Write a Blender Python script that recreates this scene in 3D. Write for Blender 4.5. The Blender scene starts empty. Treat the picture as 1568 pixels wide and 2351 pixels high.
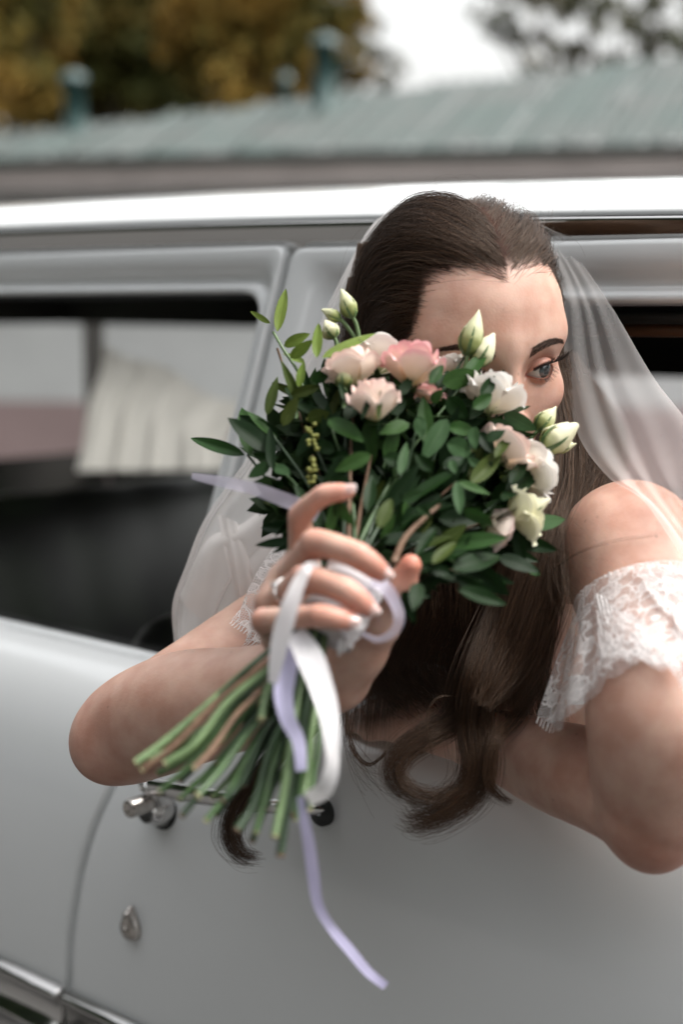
import bpy, bmesh, math, random
import numpy as np
from mathutils import Vector, Matrix
random.seed(7); RNG = np.random.default_rng(11)
R_ = math.radians
scn = bpy.context.scene
COL = scn.collection

# ------------------------------------------------------------------ camera
FPX = 3265.3                       # focal length in units of the 1568 x 2351 picture grid
PITCH = math.atan(441.5 / FPX)
CAMZ = 1.34
cd = bpy.data.cameras.new('camera'); cam = bpy.data.objects.new('camera', cd); COL.objects.link(cam)
cam.location = (0, 0, CAMZ); cam.rotation_euler = (math.pi/2 - PITCH, 0, 0)
cd.sensor_fit = 'VERTICAL'; cd.sensor_height = 36.0; cd.sensor_width = 24.0
cd.lens = FPX / 2351.0 * 36.0
cd.clip_start = 0.05; cd.clip_end = 600
cd.dof.use_dof = True; cd.dof.focus_distance = 1.18; cd.dof.aperture_fstop = 2.5; cd.dof.aperture_blades = 0
scn.camera = cam

# ------------------------------------------------------------------ world, sun, exposure
SUN_EL, SUN_AZ = 60.0, 94.0        # azimuth measured from +Y (view direction) clockwise
w = bpy.data.worlds.new('World'); scn.world = w; w.use_nodes = True
nt = w.node_tree; nt.nodes.clear()
sky = nt.nodes.new('ShaderNodeTexSky'); sky.sky_type = 'NISHITA'; sky.sun_disc = False
sky.sun_elevation = R_(SUN_EL); sky.sun_rotation = R_(SUN_AZ); sky.air_density = 2.0; sky.dust_density = 6.0; sky.ozone_density = 1.0
hs = nt.nodes.new('ShaderNodeHueSaturation'); hs.inputs['Saturation'].default_value = 0.10
bgn = nt.nodes.new('ShaderNodeBackground'); bgn.inputs['Strength'].default_value = 0.15
wo = nt.nodes.new('ShaderNodeOutputWorld')
nt.links.new(sky.outputs[0], hs.inputs['Color']); nt.links.new(hs.outputs[0], bgn.inputs['Color']); nt.links.new(bgn.outputs[0], wo.inputs[0])
sd = bpy.data.lights.new('sun', 'SUN'); sd.energy = 1.15; sd.angle = R_(25); sd.color = (1, 0.96, 0.91)
sun = bpy.data.objects.new('sun', sd); COL.objects.link(sun)
_sv = Vector((math.sin(R_(SUN_AZ))*math.cos(R_(SUN_EL)), math.cos(R_(SUN_AZ))*math.cos(R_(SUN_EL)), math.sin(R_(SUN_EL))))
sun.rotation_euler = _sv.to_track_quat('Z', 'Y').to_euler()
vs = scn.view_settings
vs.view_transform = 'Standard'; vs.look = 'None'; vs.gamma = 1.0; vs.use_curve_mapping = False; vs.exposure = 1.15
scn.cycles.use_denoising = True
scn.cycles.max_bounces = 10; scn.cycles.transparent_max_bounces = 24
scn.cycles.sample_clamp_indirect = 8.0
scn.cycles.caustics_reflective = False; scn.cycles.caustics_refractive = False

# ------------------------------------------------------------------ geometry helpers
_F = np.array([0, math.cos(PITCH), -math.sin(PITCH)]); _U = np.array([0, math.sin(PITCH), math.cos(PITCH)]); _X = np.array([1.0, 0, 0])
CAM = np.array([0, 0, CAMZ])
def ray(px, py): return _F + _X*((px-784)/FPX) - _U*((py-1175.5)/FPX)
def P(px, py, d): return CAM + ray(px, py)*d          # measured point: picture grid + distance -> metres
def PP(lst): return np.array([P(*q) for q in lst])

def tag(o, label=None, cat=None, group=None, kind=None):
    if label: o['label'] = label
    if cat: o['category'] = cat
    if group: o['group'] = group
    if kind: o['kind'] = kind
    return o
def empty(name, loc, label=None, cat=None, group=None):
    o = bpy.data.objects.new(name, None); COL.objects.link(o); o.location = loc; o.empty_display_size = .05
    return tag(o, label, cat, group)
_wl = {}
def wloc(o):
    l = np.zeros(3)
    while o is not None: l = l + np.array(o.location); o = o.parent
    return l
def link(name, me, mat=None, parent=None, smooth=True):
    o = bpy.data.objects.new(name, me); COL.objects.link(o)
    if mat is not None:
        for m in (mat if isinstance(mat, (list, tuple)) else [mat]): me.materials.append(m)
    if parent is not None: o.parent = parent
    if smooth: me.shade_smooth()
    return o
def mesh(name, v, f, mat=None, parent=None, smooth=True, uv=None):
    v = np.asarray(v, float)
    if parent is not None: v = v - wloc(parent)
    me = bpy.data.meshes.new(name)
    me.from_pydata(v.tolist(), [], f.tolist() if isinstance(f, np.ndarray) else f); me.update()
    if uv is not None:
        lay = me.uv_layers.new(name='UVMap'); vi = np.empty(len(me.loops), np.int32); me.loops.foreach_get('vertex_index', vi)
        lay.data.foreach_set('uv', np.asarray(uv, np.float32)[vi].ravel())
    return link(name, me, mat, parent, smooth)
def gridf(n, m, cu=False, cv=False, off=0):
    i = np.arange(n if cu else n-1)[:, None]; j = np.arange(m if cv else m-1)[None, :]
    i2 = (i+1) % n; j2 = (j+1) % m
    return (np.stack([i*m+j, i2*m+j, i2*m+j2, i*m+j2], -1).reshape(-1, 4) + off)
class MB:
    """collects shapes that belong to ONE object or part"""
    def __init__(s): s.v = []; s.f = []; s.n = 0; s.mi = []; s.uv = []
    def add(s, v, f, mi=0, uv=None):
        v = np.asarray(v, float).reshape(-1, 3); s.v.append(v)
        for q in (f.tolist() if isinstance(f, np.ndarray) else f): s.f.append([a+s.n for a in q]); s.mi.append(mi)
        s.uv.append(np.zeros((len(v), 2)) if uv is None else np.asarray(uv)); s.n += len(v); return s
    def grid(s, g, cu=False, cv=False, mi=0, uv=None): g = np.asarray(g); return s.add(g.reshape(-1, 3), gridf(g.shape[0], g.shape[1], cu, cv), mi, uv)
    def tube(s, pts, r, k=8, mi=0, cap=True, sq=None):
        v, f = tube_vf(pts, r, k, cap, sq); return s.add(v, f, mi)
    def box(s, c, h, ax=np.eye(3), mi=0):
        c = np.asarray(c, float); ax = np.asarray(ax)
        v = [c + ax[0]*h[0]*a + ax[1]*h[1]*b + ax[2]*h[2]*d for a in (-1, 1) for b in (-1, 1) for d in (-1, 1)]
        return s.add(v, [[0,1,3,2],[4,6,7,5],[0,4,5,1],[2,3,7,6],[0,2,6,4],[1,5,7,3]], mi)
    def build(s, name, mat=None, parent=None, smooth=True):
        o = mesh(name, np.vstack(s.v), s.f, mat, parent, smooth, np.vstack(s.uv))
        if any(s.mi): o.data.polygons.foreach_set('material_index', s.mi)
        return o
def spline(pts, n):
    """Catmull-Rom through the rows of pts (any dimension), n samples, chord-length spaced"""
    p = np.asarray(pts, float)
    if len(p) == 2: return p[0] + (p[1]-p[0])*np.linspace(0, 1, n)[:, None]
    d = np.linalg.norm(np.diff(p[:, :min(3, p.shape[1])], axis=0), axis=1); d = np.maximum(d, 1e-9)
    t = np.concatenate([[0], np.cumsum(np.sqrt(d)*np.sqrt(d.mean()))]); q = np.linspace(0, t[-1], n)
    m = np.empty_like(p)
    m[1:-1] = (p[2:]-p[:-2])/(t[2:]-t[:-2])[:, None]; m[0] = (p[1]-p[0])/(t[1]-t[0]); m[-1] = (p[-1]-p[-2])/(t[-1]-t[-2])
    i = np.clip(np.searchsorted(t, q, 'right')-1, 0, len(p)-2); h = (t[i+1]-t[i]); u = ((q-t[i])/h)[:, None]; h = h[:, None]
    return (2*u**3-3*u**2+1)*p[i] + (u**3-2*u**2+u)*h*m[i] + (-2*u**3+3*u**2)*p[i+1] + (u**3-u**2)*h*m[i+1]
def patch(ctrl, n, m):
    c = np.asarray(ctrl, float)
    a = np.stack([spline(c[i], m) for i in range(c.shape[0])])
    return np.stack([spline(a[:, j], n) for j in range(m)], 1)
def frames(pts, up=(0, 0, 1)):
    p = np.asarray(pts, float); t = np.gradient(p, axis=0); t /= np.linalg.norm(t, axis=1)[:, None]+1e-12
    u = np.asarray(up, float); a = np.empty_like(p); b = np.empty_like(p)
    x = np.cross(t[0], u)
    if np.linalg.norm(x) < 1e-3: x = np.cross(t[0], (1, 0.3, 0))
    for i in range(len(p)):
        x = x - t[i]*(x@t[i]); x = x/(np.linalg.norm(x)+1e-12); a[i] = x; b[i] = np.cross(t[i], x)
    return t, a, b
def tube_vf(pts, r, k=8, cap=True, sq=None, up=(0, 0, 1)):
    p = np.asarray(pts, float); r = np.broadcast_to(np.asarray(r, float), (len(p),)); t, a, b = frames(p, up)
    th = np.linspace(0, 2*np.pi, k, endpoint=False); ca, sa = np.cos(th), np.sin(th)
    q = 1.0 if sq is None else sq
    v = p[:, None] + a[:, None]*(r[:, None]*ca)[..., None] + b[:, None]*(r[:, None]*sa*q)[..., None]
    f = gridf(len(p), k, False, True).tolist()
    if cap: f += [list(range(k-1, -1, -1)), [(len(p)-1)*k+j for j in range(k)]]
    return v.reshape(-1, 3), f
def ribbon_vf(pts, wid, nrm, m=5, cup=0.0):
    """strip along pts; nrm = side directions per point"""
    p = np.asarray(pts, float); s = np.asarray(nrm, float); t = np.gradient(p, axis=0)
    s = s - t*((s*t).sum(1)/((t*t).sum(1)+1e-12))[:, None]; s /= np.linalg.norm(s, axis=1)[:, None]+1e-12
    up = np.cross(s, t); up /= np.linalg.norm(up, axis=1)[:, None]+1e-12
    u = np.linspace(-1, 1, m); w_ = np.broadcast_to(np.asarray(wid, float), (len(p),))
    return p[:, None] + s[:, None]*(u[None, :]*w_[:, None]*.5)[..., None] + up[:, None]*((u[None, :]**2)*cup*w_[:, None])[..., None]

# ------------------------------------------------------------------ materials
def mat(name, col, rough=.5, noise=None, bump=None, **kw):
    """principled material; noise=(scale, amount[, second colour]) varies the colour, bump=(scale, strength) the relief"""
    m = bpy.data.materials.new(name); m.use_nodes = True; n = m.node_tree; b = n.nodes['Principled BSDF']
    b.inputs['Base Color'].default_value = (*col, 1); b.inputs['Roughness'].default_value = rough
    for k, v_ in kw.items():
        k = k.replace('_', ' ')
        b.inputs[k].default_value = (*v_, 1) if isinstance(v_, tuple) and len(v_) == 3 and b.inputs[k].type == 'RGBA' else v_
    co = n.nodes.new('ShaderNodeTexCoord').outputs['Object']
    if noise:
        t = n.nodes.new('ShaderNodeTexNoise'); t.inputs['Scale'].default_value = noise[0]; t.inputs['Detail'].default_value = 4
        n.links.new(co, t.inputs['Vector'])
        r = n.nodes.new('ShaderNodeMapRange'); r.inputs['From Min'].default_value = .3; r.inputs['From Max'].default_value = .7
        n.links.new(t.outputs['Fac'], r.inputs['Value'])
        x = n.nodes.new('ShaderNodeMix'); x.data_type = 'RGBA'
        c2 = noise[2] if len(noise) > 2 else tuple(c*(1-noise[1]) for c in col)
        x.inputs['A'].default_value = (*col, 1); x.inputs['B'].default_value = (*c2, 1)
        n.links.new(r.outputs[0], x.inputs['Factor']); n.links.new(x.outputs['Result'], b.inputs['Base Color'])
    if bump:
        t = n.nodes.new('ShaderNodeTexNoise'); t.inputs['Scale'].default_value = bump[0]; t.inputs['Detail'].default_value = 5
        n.links.new(co, t.inputs['Vector'])
        u = n.nodes.new('ShaderNodeBump'); u.inputs['Strength'].default_value = bump[1]; u.inputs['Distance'].default_value = .002
        n.links.new(t.outputs['Fac'], u.inputs['Height']); n.links.new(u.outputs[0], b.inputs['Normal'])
    return m
M = {}
M['paint'] = mat('silver_white_paint', (.80, .815, .815), .28, noise=(3, .05), bump=(900, .006), Coat_Weight=1.0, Coat_Roughness=.06, Coat_IOR=1.5)
M['chrome'] = mat('chrome', (.60, .59, .58), .10, bump=(60, .02), Metallic=1.0)
M['nickel'] = mat('worn_nickel', (.62, .58, .545), .25, noise=(90, .35), bump=(260, .12), Metallic=1.0)
M['rubber'] = mat('black_rubber', (.012, .014, .013), .55)
M['gapdark'] = mat('door_seam', (.01, .02, .018), .7)
M['leather'] = mat('black_leather', (.02, .019, .018), .38, bump=(120, .25))
M['lining'] = mat('dark_headlining', (.02, .017, .015), .9)
M['wood'] = mat('brown_window_rail', (.10, .045, .02), .4)
# ------------------------------------------------------------------ ground and far setting
M['asphalt'] = mat('asphalt', (.085, .083, .08), .9, noise=(6, .3), bump=(60, .5))
mb = MB(); mb.add([(-300, -300, 0), (300, -300, 0), (300, 300, 0), (-300, 300, 0)], [[0, 1, 2, 3]])
tag(mb.build('ground', M['asphalt'], smooth=False), 'grey asphalt yard', None, None, 'structure')

# ------------------------------------------------------------------ long low building with the teal metal roof (12 m behind the car)
M['roofmetal'] = mat('teal_roof_sheet', (.030, .054, .047), .65, noise=(1.4, .2, (.062, .068, .063)), Metallic=.1)
M['teal'] = mat('teal_paint', (.015, .055, .05), .5, noise=(5, .3))
M['plaster'] = mat('pale_plaster', (.80, .79, .78), .9, noise=(2, .12))
M['pinkband'] = mat('dusty_red_plinth', (.50, .36, .35), .9, noise=(2, .15))
M['fascia'] = mat('pale_eave_board', (.60, .53, .50), .8, noise=(3, .2))
M['greycap'] = mat('zinc_cap', (.06, .10, .097), .5)
bld = empty('low_building', tuple(P(784, 734, 11)*np.array([1, 1, 0])), 'long low pale building with a teal metal roof behind the car', 'building')
eL, eR = P(-900, 392, 11.9), P(2500, 318, 9.9)                # eave line
gl = (eR-eL)*np.array([1, 1, 0]); gl /= np.linalg.norm(gl); gn = np.array([gl[1], -gl[0], 0])    # gn points to the camera
wall0, wall1 = eL - gn*.45, eR - gn*.45
zt = min(eL[2], eR[2])-.02
def vwall(a, b, z0, z1, th, mat_, name, parent):
    m_ = MB(); c = (a+b)/2; c = np.array([c[0], c[1], (z0+z1)/2]); L = np.linalg.norm((b-a)[:2])/2
    m_.box(c - gn*th/2, (L, th/2, (z1-z0)/2), (gl, gn, np.array([0, 0, 1.]))); return m_.build(name, mat_, parent, smooth=False)
vwall(wall0, wall1, .66, zt, .3, M['plaster'], 'wall', bld)
vwall(wall0, wall1, 0, .66, .36, M['pinkband'], 'plinth', bld)
# eave board and soffit, following the eave
for nm, dz0, dz1, off, m_ in (('eave_board', -.20, -.02, .02, M['fascia']), ('gutter', -.045, .02, .10, M['roofmetal'])):
    q = MB()
    a, b = eL+gn*off, eR+gn*off
    v = [a+[0,0,dz0], b+[0,0,dz0], b+[0,0,dz1], a+[0,0,dz1]]; v = v + [x-gn*.06 for x in v]
    q.add(v, [[0,1,2,3],[7,6,5,4],[0,4,5,1],[3,2,6,7],[0,3,7,4],[1,5,6,2]]); q.build(nm, m_, bld, smooth=False)
# roof sheets: each sheet its own piece, from the eave up to the hip edge, lapped and ribbed
def hip(u):                                   # upper edge of the roof above eave parameter u
    px = -900 + 3400*u; return P(px, 318-(px)*.1155, 14.6-2.2*u)
NS = 34
for i in range(NS):
    u0, u1 = i/NS, (i+1)/NS
    a0, a1 = eL+(eR-eL)*u0, eL+(eR-eL)*u1
    b0, b1 = hip(u0), hip(u1)
    lift = .012 + .02*(i % 2)
    g = np.empty((5, 9, 3))
    for r in range(5):
        for c in range(9):
            q = (a0+(a1-a0)*c/8)*(1-r/4) + (b0+(b1-b0)*c/8)*(r/4)
            g[r, c] = q + np.array([0, 0, lift + (.05 if c in (0, 8) else 0) + (.022 if c in (3, 5) else 0)])
    MB().grid(g).build('roof_sheet', M['roofmetal'], bld, smooth=False)
for (px, y0, y1, d) in ((172, 172, 305, 13.0), (745, 88, 215, 12.6), (655, 180, 225, 13.8)):
    b0, b1 = P(px, y1+45, d), P(px, y0, d); r = 25/FPX*d
    if px == 655: r *= .55
    root = empty('chimney_pipe', tuple(b0), {172: 'teal chimney pipe with grey cap at the low left end of the roof', 745: 'tall teal chimney pipe with grey cap near the white sky', 655: 'short thin teal vent stub between the two chimney pipes'}[px], 'chimney', 'pipes on the teal roof')
    q = MB(); q.tube([b0, b0+[0, 0, (b1-b0)[2]*.9]], r, 16); q.build('pipe', M['teal'], root)
    q = MB(); z1 = b0+[0, 0, (b1-b0)[2]*.9+.004]; q.tube([z1, z1+[0,0,.05], z1+[0,0,.09]], [r*1.15, r*1.12, r*.3], 16); q.build('pipe_cap', M['greycap'], root)

# ------------------------------------------------------------------ trees behind the roof
def leafmat(name, cols):
    m = bpy.data.materials.new(name); m.use_nodes = True; n = m.node_tree; b = n.nodes['Principled BSDF']
    g = n.nodes.new('ShaderNodeNewGeometry'); r = n.nodes.new('ShaderNodeValToRGB')
    e = r.color_ramp.elements
    for i, c in enumerate(cols):
        x = e[i] if i < 2 else e.new(i/(len(cols)-1))
        x.position = i/(len(cols)-1); x.color = (*c, 1)
    tn = n.nodes.new('ShaderNodeTexNoise'); tn.inputs['Scale'].default_value = .75; tn.inputs['Detail'].default_value = 2; n.links.new(n.nodes.new('ShaderNodeTexCoord').outputs['Object'], tn.inputs['Vector'])
    mr = n.nodes.new('ShaderNodeMapRange'); mr.inputs['From Min'].default_value = .34; mr.inputs['From Max'].default_value = .66; n.links.new(tn.outputs['Fac'], mr.inputs['Value'])
    mm = n.nodes.new('ShaderNodeMix'); mm.data_type = 'FLOAT'; mm.inputs['Factor'].default_value = .35; n.links.new(mr.outputs[0], mm.inputs['A']); n.links.new(g.outputs['Random Per Island'], mm.inputs['B'])
    n.links.new(mm.outputs['Result'], r.inputs[0]); n.links.new(r.outputs[0], b.inputs['Base Color'])
    b.inputs['Roughness'].default_value = .7; b.inputs['Specular IOR Level'].default_value = .12
    return m
M['autumn'] = leafmat('autumn_leaves', [(.04, .045, .012), (.11, .095, .022), (.26, .16, .035), (.40, .24, .06)])
M['olive'] = leafmat('olive_leaves', [(.022, .03, .007), (.04, .048, .011), (.075, .065, .015), (.15, .10, .022)])
M['greyleaf'] = leafmat('grey_green_leaves', [(.10, .11, .07), (.15, .15, .10), (.20, .17, .11)])
M['bark'] = mat('bark', (.06, .045, .035), .9, noise=(12, .4), bump=(40, .6))
def tree(name, label, base, h, blobs, nleaf, ls, lm, group='trees beyond the roof'):
    """base: ground point; blobs: list of (centre, radius) clumps; leaves are small quads through the clump volumes"""
    root = empty(name, tuple(base), label, 'tree', group)
    q = MB(); top = np.array(base)+[0, 0, h*.75]
    q.tube(spline([base, base+np.array([.1, .05, h*.3]), top], 8), np.linspace(.22, .06, 8), 8)
    for c, r in blobs:
        s = np.array(base)+[0, 0, h*random.uniform(.3, .6)]; q.tube(spline([s, (s+np.array(c))/2+[0, 0, -.2], c], 6), np.linspace(.09, .015, 6), 6)
    q.build('trunk', M['bark'], root)
    vol = np.array([r**2.4 for c, r in blobs]); cnt = (nleaf*vol/vol.sum()).astype(int)
    pts = []
    for (c, r), k in zip(blobs, cnt):
        sub = max(6, int(k/45)); sc = RNG.normal(size=(sub, 3)); sc /= np.linalg.norm(sc, axis=1)[:, None]; sc *= (RNG.random(sub)**.45)[:, None]*r
        pick = RNG.integers(0, sub, k); pts.append(np.array(c)+sc[pick]+RNG.normal(size=(k, 3))*r*.13)
    p = np.vstack(pts); n_ = len(p)
    a = RNG.normal(size=(n_, 3)); a /= np.linalg.norm(a, axis=1)[:, None]; b = np.cross(a, RNG.normal(size=(n_, 3))); b /= np.linalg.norm(b, axis=1)[:, None]
    s = (ls*RNG.uniform(.6, 1.3, n_))[:, None]
    v = np.stack([p-a*s, p-b*s*.5, p+a*s, p+b*s*.5], 1).reshape(-1, 3)
    f = np.arange(n_*4).reshape(-1, 4)
    mesh('crown', v, f, lm, root, smooth=False)
def blobrow(lst, d, jit=1.2):
    out = []
    for px, py, rp in lst: dd = d+random.uniform(-jit, jit); out.append((P(px, py, dd), rp/FPX*dd))
    return out
def gnd(px, d): q = P(px, 734, d); return np.array([q[0], q[1], 0])
tree('broadleaf_tree', 'orange brown autumn tree at the left edge above the roof', gnd(-40, 22), 6.5, blobrow([(-150, 60, 150), (-40, 150, 130), (60, 60, 120), (70, 200, 90), (-20, -60, 140), (110, -40, 90), (-60, 270, 90)], 22), 15000, .085, M['autumn'])
tree('broadleaf_tree', 'dark olive tree between the two orange trees', gnd(260, 26), 7.5, blobrow([(150, 120, 130), (270, 40, 150), (330, 180, 120), (220, 230, 110), (280, -80, 150), (400, -20, 130), (120, 280, 80), (360, 260, 90)], 26), 20000, .10, M['olive'])
tree('broadleaf_tree', 'tall amber tree over the middle of the roof beside the white sky', gnd(600, 23), 7.0, blobrow([(450, 60, 120), (560, 110, 120), (650, 60, 110), (700, 150, 85), (530, 200, 90), (600, -60, 140), (740, -20, 100), (780, 70, 75), (820, 160, 55), (640, 230, 60)], 23), 15000, .085, M['autumn'])
tree('broadleaf_tree', 'dark olive shrubby tree low behind the taller chimney pipe', gnd(620, 27), 6.0, blobrow([(470, 190, 110), (600, 180, 110), (720, 130, 90), (560, 40, 110), (760, 200, 70), (680, 20, 90)], 27), 14000, .10, M['olive'])
tree('thin_tree', 'sparse grey green tree with sky showing through at the upper right', gnd(1400, 24), 7.5, blobrow([(1230, 10, 80), (1330, -30, 110), (1420, 50, 90), (1520, 10, 110), (1180, 90, 60), (1300, 120, 60), (1600, 80, 90), (1480, 130, 60), (1250, 150, 50), (1650, -40, 100), (1120, 40, 60), (1350, 150, 60), (1540, 150, 70), (1200, -40, 80)], 24), 5600, .085, M['greyleaf'])
tree('thin_tree', 'thin sprays of grey leaves at the edge of the amber tree', gnd(880, 25), 5.5, blobrow([(850, 120, 50), (890, 170, 45), (810, 60, 60)], 25), 700, .09, M['greyleaf'])
# unseen firs added to block low sky and darken what paint and glass mirror
M['fir'] = leafmat('fir_green', [(.012, .02, .012), (.02, .032, .016), (.03, .04, .02)])
fv = []
for i, (x, y, hh) in enumerate(((-8.5, -3.4, 9), (-4.5, -8.5, 11), (.5, -9, 10), (5, -8, 9), (-9.5, .2, 10), (-9.0, 3.4, 9), (-10.5, 6.5, 10), (-12.5, -1.5, 12), (-12.5, 2.0, 12))):
    for k in range(5):
        n_ = 1500; c = RNG.normal(size=(n_, 3)); c /= np.linalg.norm(c, axis=1)[:, None]; c *= RNG.random(n_)[:, None]**.4*hh*.27*(1-.13*k); c += [x, y, hh*(.18+.16*k)]; c[:, 2] = np.maximum(c[:, 2], .05)
        a = RNG.normal(size=(n_, 3)); a /= np.linalg.norm(a, axis=1)[:, None]; b = np.cross(a, RNG.normal(size=(n_, 3))); b /= np.linalg.norm(b, axis=1)[:, None]
        s_ = (.36*RNG.uniform(.6, 1.3, n_))[:, None]; fv.append(np.stack([c-a*s_, c-b*s_*.5, c+a*s_, c+b*s_*.5], 1).reshape(-1, 3))
fv = np.vstack(fv)
tag(mesh('added_fir_wood', fv, np.arange(len(fv)).reshape(-1, 4), M['fir'], smooth=False), 'added dark fir wood out of view, blocking low sky from the reflections', kind='stuff')
# ------------------------------------------------------------------ the car (s along the body, t outwards, z up)
_v = ray(-3060, 734); _v = _v/np.linalg.norm(_v); CE = np.array([-_v[0], -_v[1], 0]); CE /= np.linalg.norm(CE); CN = np.array([CE[1], -CE[0], 0])
CO = P(1000, 1660, 1.12)*np.array([1, 1, 0])
ZB, KL = 1.008, .2
def W(s, t, z):
    s, t, z = np.broadcast_arrays(np.asarray(s, float), np.asarray(t, float), np.asarray(z, float))
    p = CO + s[..., None]*CE + t[..., None]*CN + z[..., None]*np.array([0, 0, 1.]); return np.array([0, 0, 1.34*(1-CARK)]) + p*CARK      # CARK: size of the car
CARK = 1.12
def SP(px, py, t0=0.0, k=0.0):
    r = ray(px, py); d = (t0-k*(CAMZ-ZB)-(CAM-CO)@CN)/(r@CN+k*r[2]); q = CAM+d*r
    return (q-CO)@CE, (q-CO)@CN, q[2]
def bow(s): return -.016*(np.asarray(s)+.75)-.012*(np.asarray(s)+.75)**2
car = empty('vintage_car', tuple(W(-.5, -.8, 0)), 'glossy silver white vintage saloon with chrome trim and the front window wound down', 'car')
PROF = np.array([(.30, -.03), (.45, .005), (.58, .022), (.68, .03), (.78, .032), (.86, .027), (.92, .014), (.955, .001), (.978, -.013), (.992, -.028), (1.0, -.043), (1.003, -.052)])   # z, t
GAPZ = np.array([.30, .45, .56, .66, .73, .805, .86, .903, .95, .98, 1.008, 1.15, 1.29, 1.40, 1.46]); GAPS = np.array([-.452, -.450, -.447, -.437, -.427, -.408, -.388, -.368, -.349, -.341, -.335, -.312, -.291, -.275, -.265])
def gap(z): return np.interp(z, GAPZ, GAPS)
prof = spline(PROF, 46)
def skin(name, left, right, ns, label=None):
    """outer door skin with turned-in edges; left/right give s at each z (None: plain number)"""
    z, t = prof[:, 0], prof[:, 1]
    u = np.concatenate([[0, 0, 0.0015], np.linspace(.006, .994, ns), [.9985, 1, 1]]); dp = np.concatenate([[-.02, -.002, -.0004], np.zeros(ns), [-.0004, -.002, -.02]])
    L = left(z) if callable(left) else np.full_like(z, left); Rr = right(z) if callable(right) else np.full_like(z, right)
    s = L[:, None] + (Rr-L)[:, None]*u[None, :]
    g = W(s, t[:, None]+dp[None, :], z[:, None]+0*s)
    o = MB().grid(g).build(name, M['paint'], car)
    return o
HG = .0044
rear_panel = skin('rear_door', -2.3, lambda z: gap(z)-HG, 60)
front_door = skin('front_door', lambda z: gap(z)+HG, 1.25, 60)
# dark body behind the seam
zz = np.linspace(.30, 1.40, 40)
tt = np.where(zz < 1.0, np.interp(zz, PROF[:, 0], PROF[:, 1])-.022, -.05-KL*(zz-ZB)-.02)
MB().grid(W(gap(zz)[:, None]+np.array([-.03, .03])[None, :], tt[:, None], zz[:, None])).build('door_seam', M['gapdark'], car)
# belt: the flat ledge between skin and window, with its slim moulding
def belt(name, s0, s1, parent):
    s = np.linspace(s0, s1, 40); pr = [(-.0525, 1.003), (-.056, 1.0085), (-.0605, 1.010), (-.064, 1.009), (-.066, 1.005), (-.075, 1.0045), (-.075, .96)]
    MB().grid(np.stack([W(s, t, z) for t, z in pr])).build(name, M['paint'], parent)
belt('window_ledge', -2.3, float(gap(1.0))-HG, rear_panel)
# the front sill, on which she leans
belt('window_ledge', float(gap(1.0))+HG, 1.25, front_door)
def gh(s, z, off=0.0): return W(s, -.05-KL*(np.asarray(z)-ZB)+off, z)
def win_frame(name, inner, outer, parent):
    """window frame swept from outer edge to glass edge; inner/outer: matched (s, z) polylines"""
    v = np.array([0, .001, .03, .1, .25, .42, .52, .60, .68, .76, .83, .90, .95, .985, 1.0])
    o = np.array([-.02, -.003, 0, .0004, 0, -.003, -.008, -.0125, -.0145, -.0125, -.0095, -.0085, -.011, -.018, -.034])
    g = np.empty((len(inner), len(v), 3))
    for i in range(len(inner)):
        q = outer[i][None]+(inner[i]-outer[i])[None]*v[:, None]; g[i] = gh(q[:, 0], q[:, 1], o)
    return MB().grid(g).build(name, M['paint'], parent)
def corner(p0, c, p1, rad, n=14, n0=26, n1=26):
    p0, c, p1 = map(np.array, (p0, c, p1)); a = (p0-c)/np.linalg.norm(p0-c); b = (p1-c)/np.linalg.norm(p1-c)
    A, B = c+a*rad, c+b*rad; t = np.linspace(0, 1, n)[:, None]
    arc = (1-t)**2*A+2*t*(1-t)*c+t**2*B
    return np.vstack([p0+(A-p0)*np.linspace(0, 1, n0)[:, None], arc[1:-1], B+(p1-B)*np.linspace(0, 1, n1)[:, None]])
ZT = 1.418
def ztop(s): return ZT+float(bow(s))+.012
def q2(px, py): s, t, z = SP(px, py, -.05, KL); return (s, z)
gT = q2(590, 676); gB = q2(372, 1500); gl0 = q2(0, 668)
slope = (gT[1]-gl0[1])/(gT[0]-gl0[0])
inner = corner((-2.3, gT[1]-slope*0+.012), (gT[0], gT[1]), (gB[0], 1.006), .038)
dT = q2(735, 558)
outer = corner((-2.3, dT[1]+.02), (float(gap(1.4))-HG, dT[1]), (float(gap(1.006))-HG, 1.006), .014)
rear_frame = win_frame('window_frame', inner, outer, rear_panel)
fT = q2(1480, 708); fo = q2(1300, 563)
sL = float(gap(1.006))+HG
inner2 = corner((sL+.075, 1.006), (sL+.135, fT[1]+.004), (1.25, fT[1]-.004), .03)
outer2 = corner((sL, 1.006), (float(gap(1.4))+HG, dT[1]-.003), (1.25, fo[1]-.012), .014)
front_frame = win_frame('window_frame', inner2, outer2, front_door)
# brown garnish rail and rubber channel under the front window header
for nm, z0, off, m_ in (('glass_channel', .006, -.045, M['rubber']), ('garnish_rail', .016, -.055, M['wood'])):
    s = np.linspace(-.15, 1.25, 30); zc = fT[1]-.003*(s+.2)-z0
    g = np.stack([gh(s, zc+a, off+b) for a, b in ((.006, -.01), (.006, 0), (-.004, .002), (-.006, -.012))]); MB().grid(g).build(nm, m_, front_door)
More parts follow.
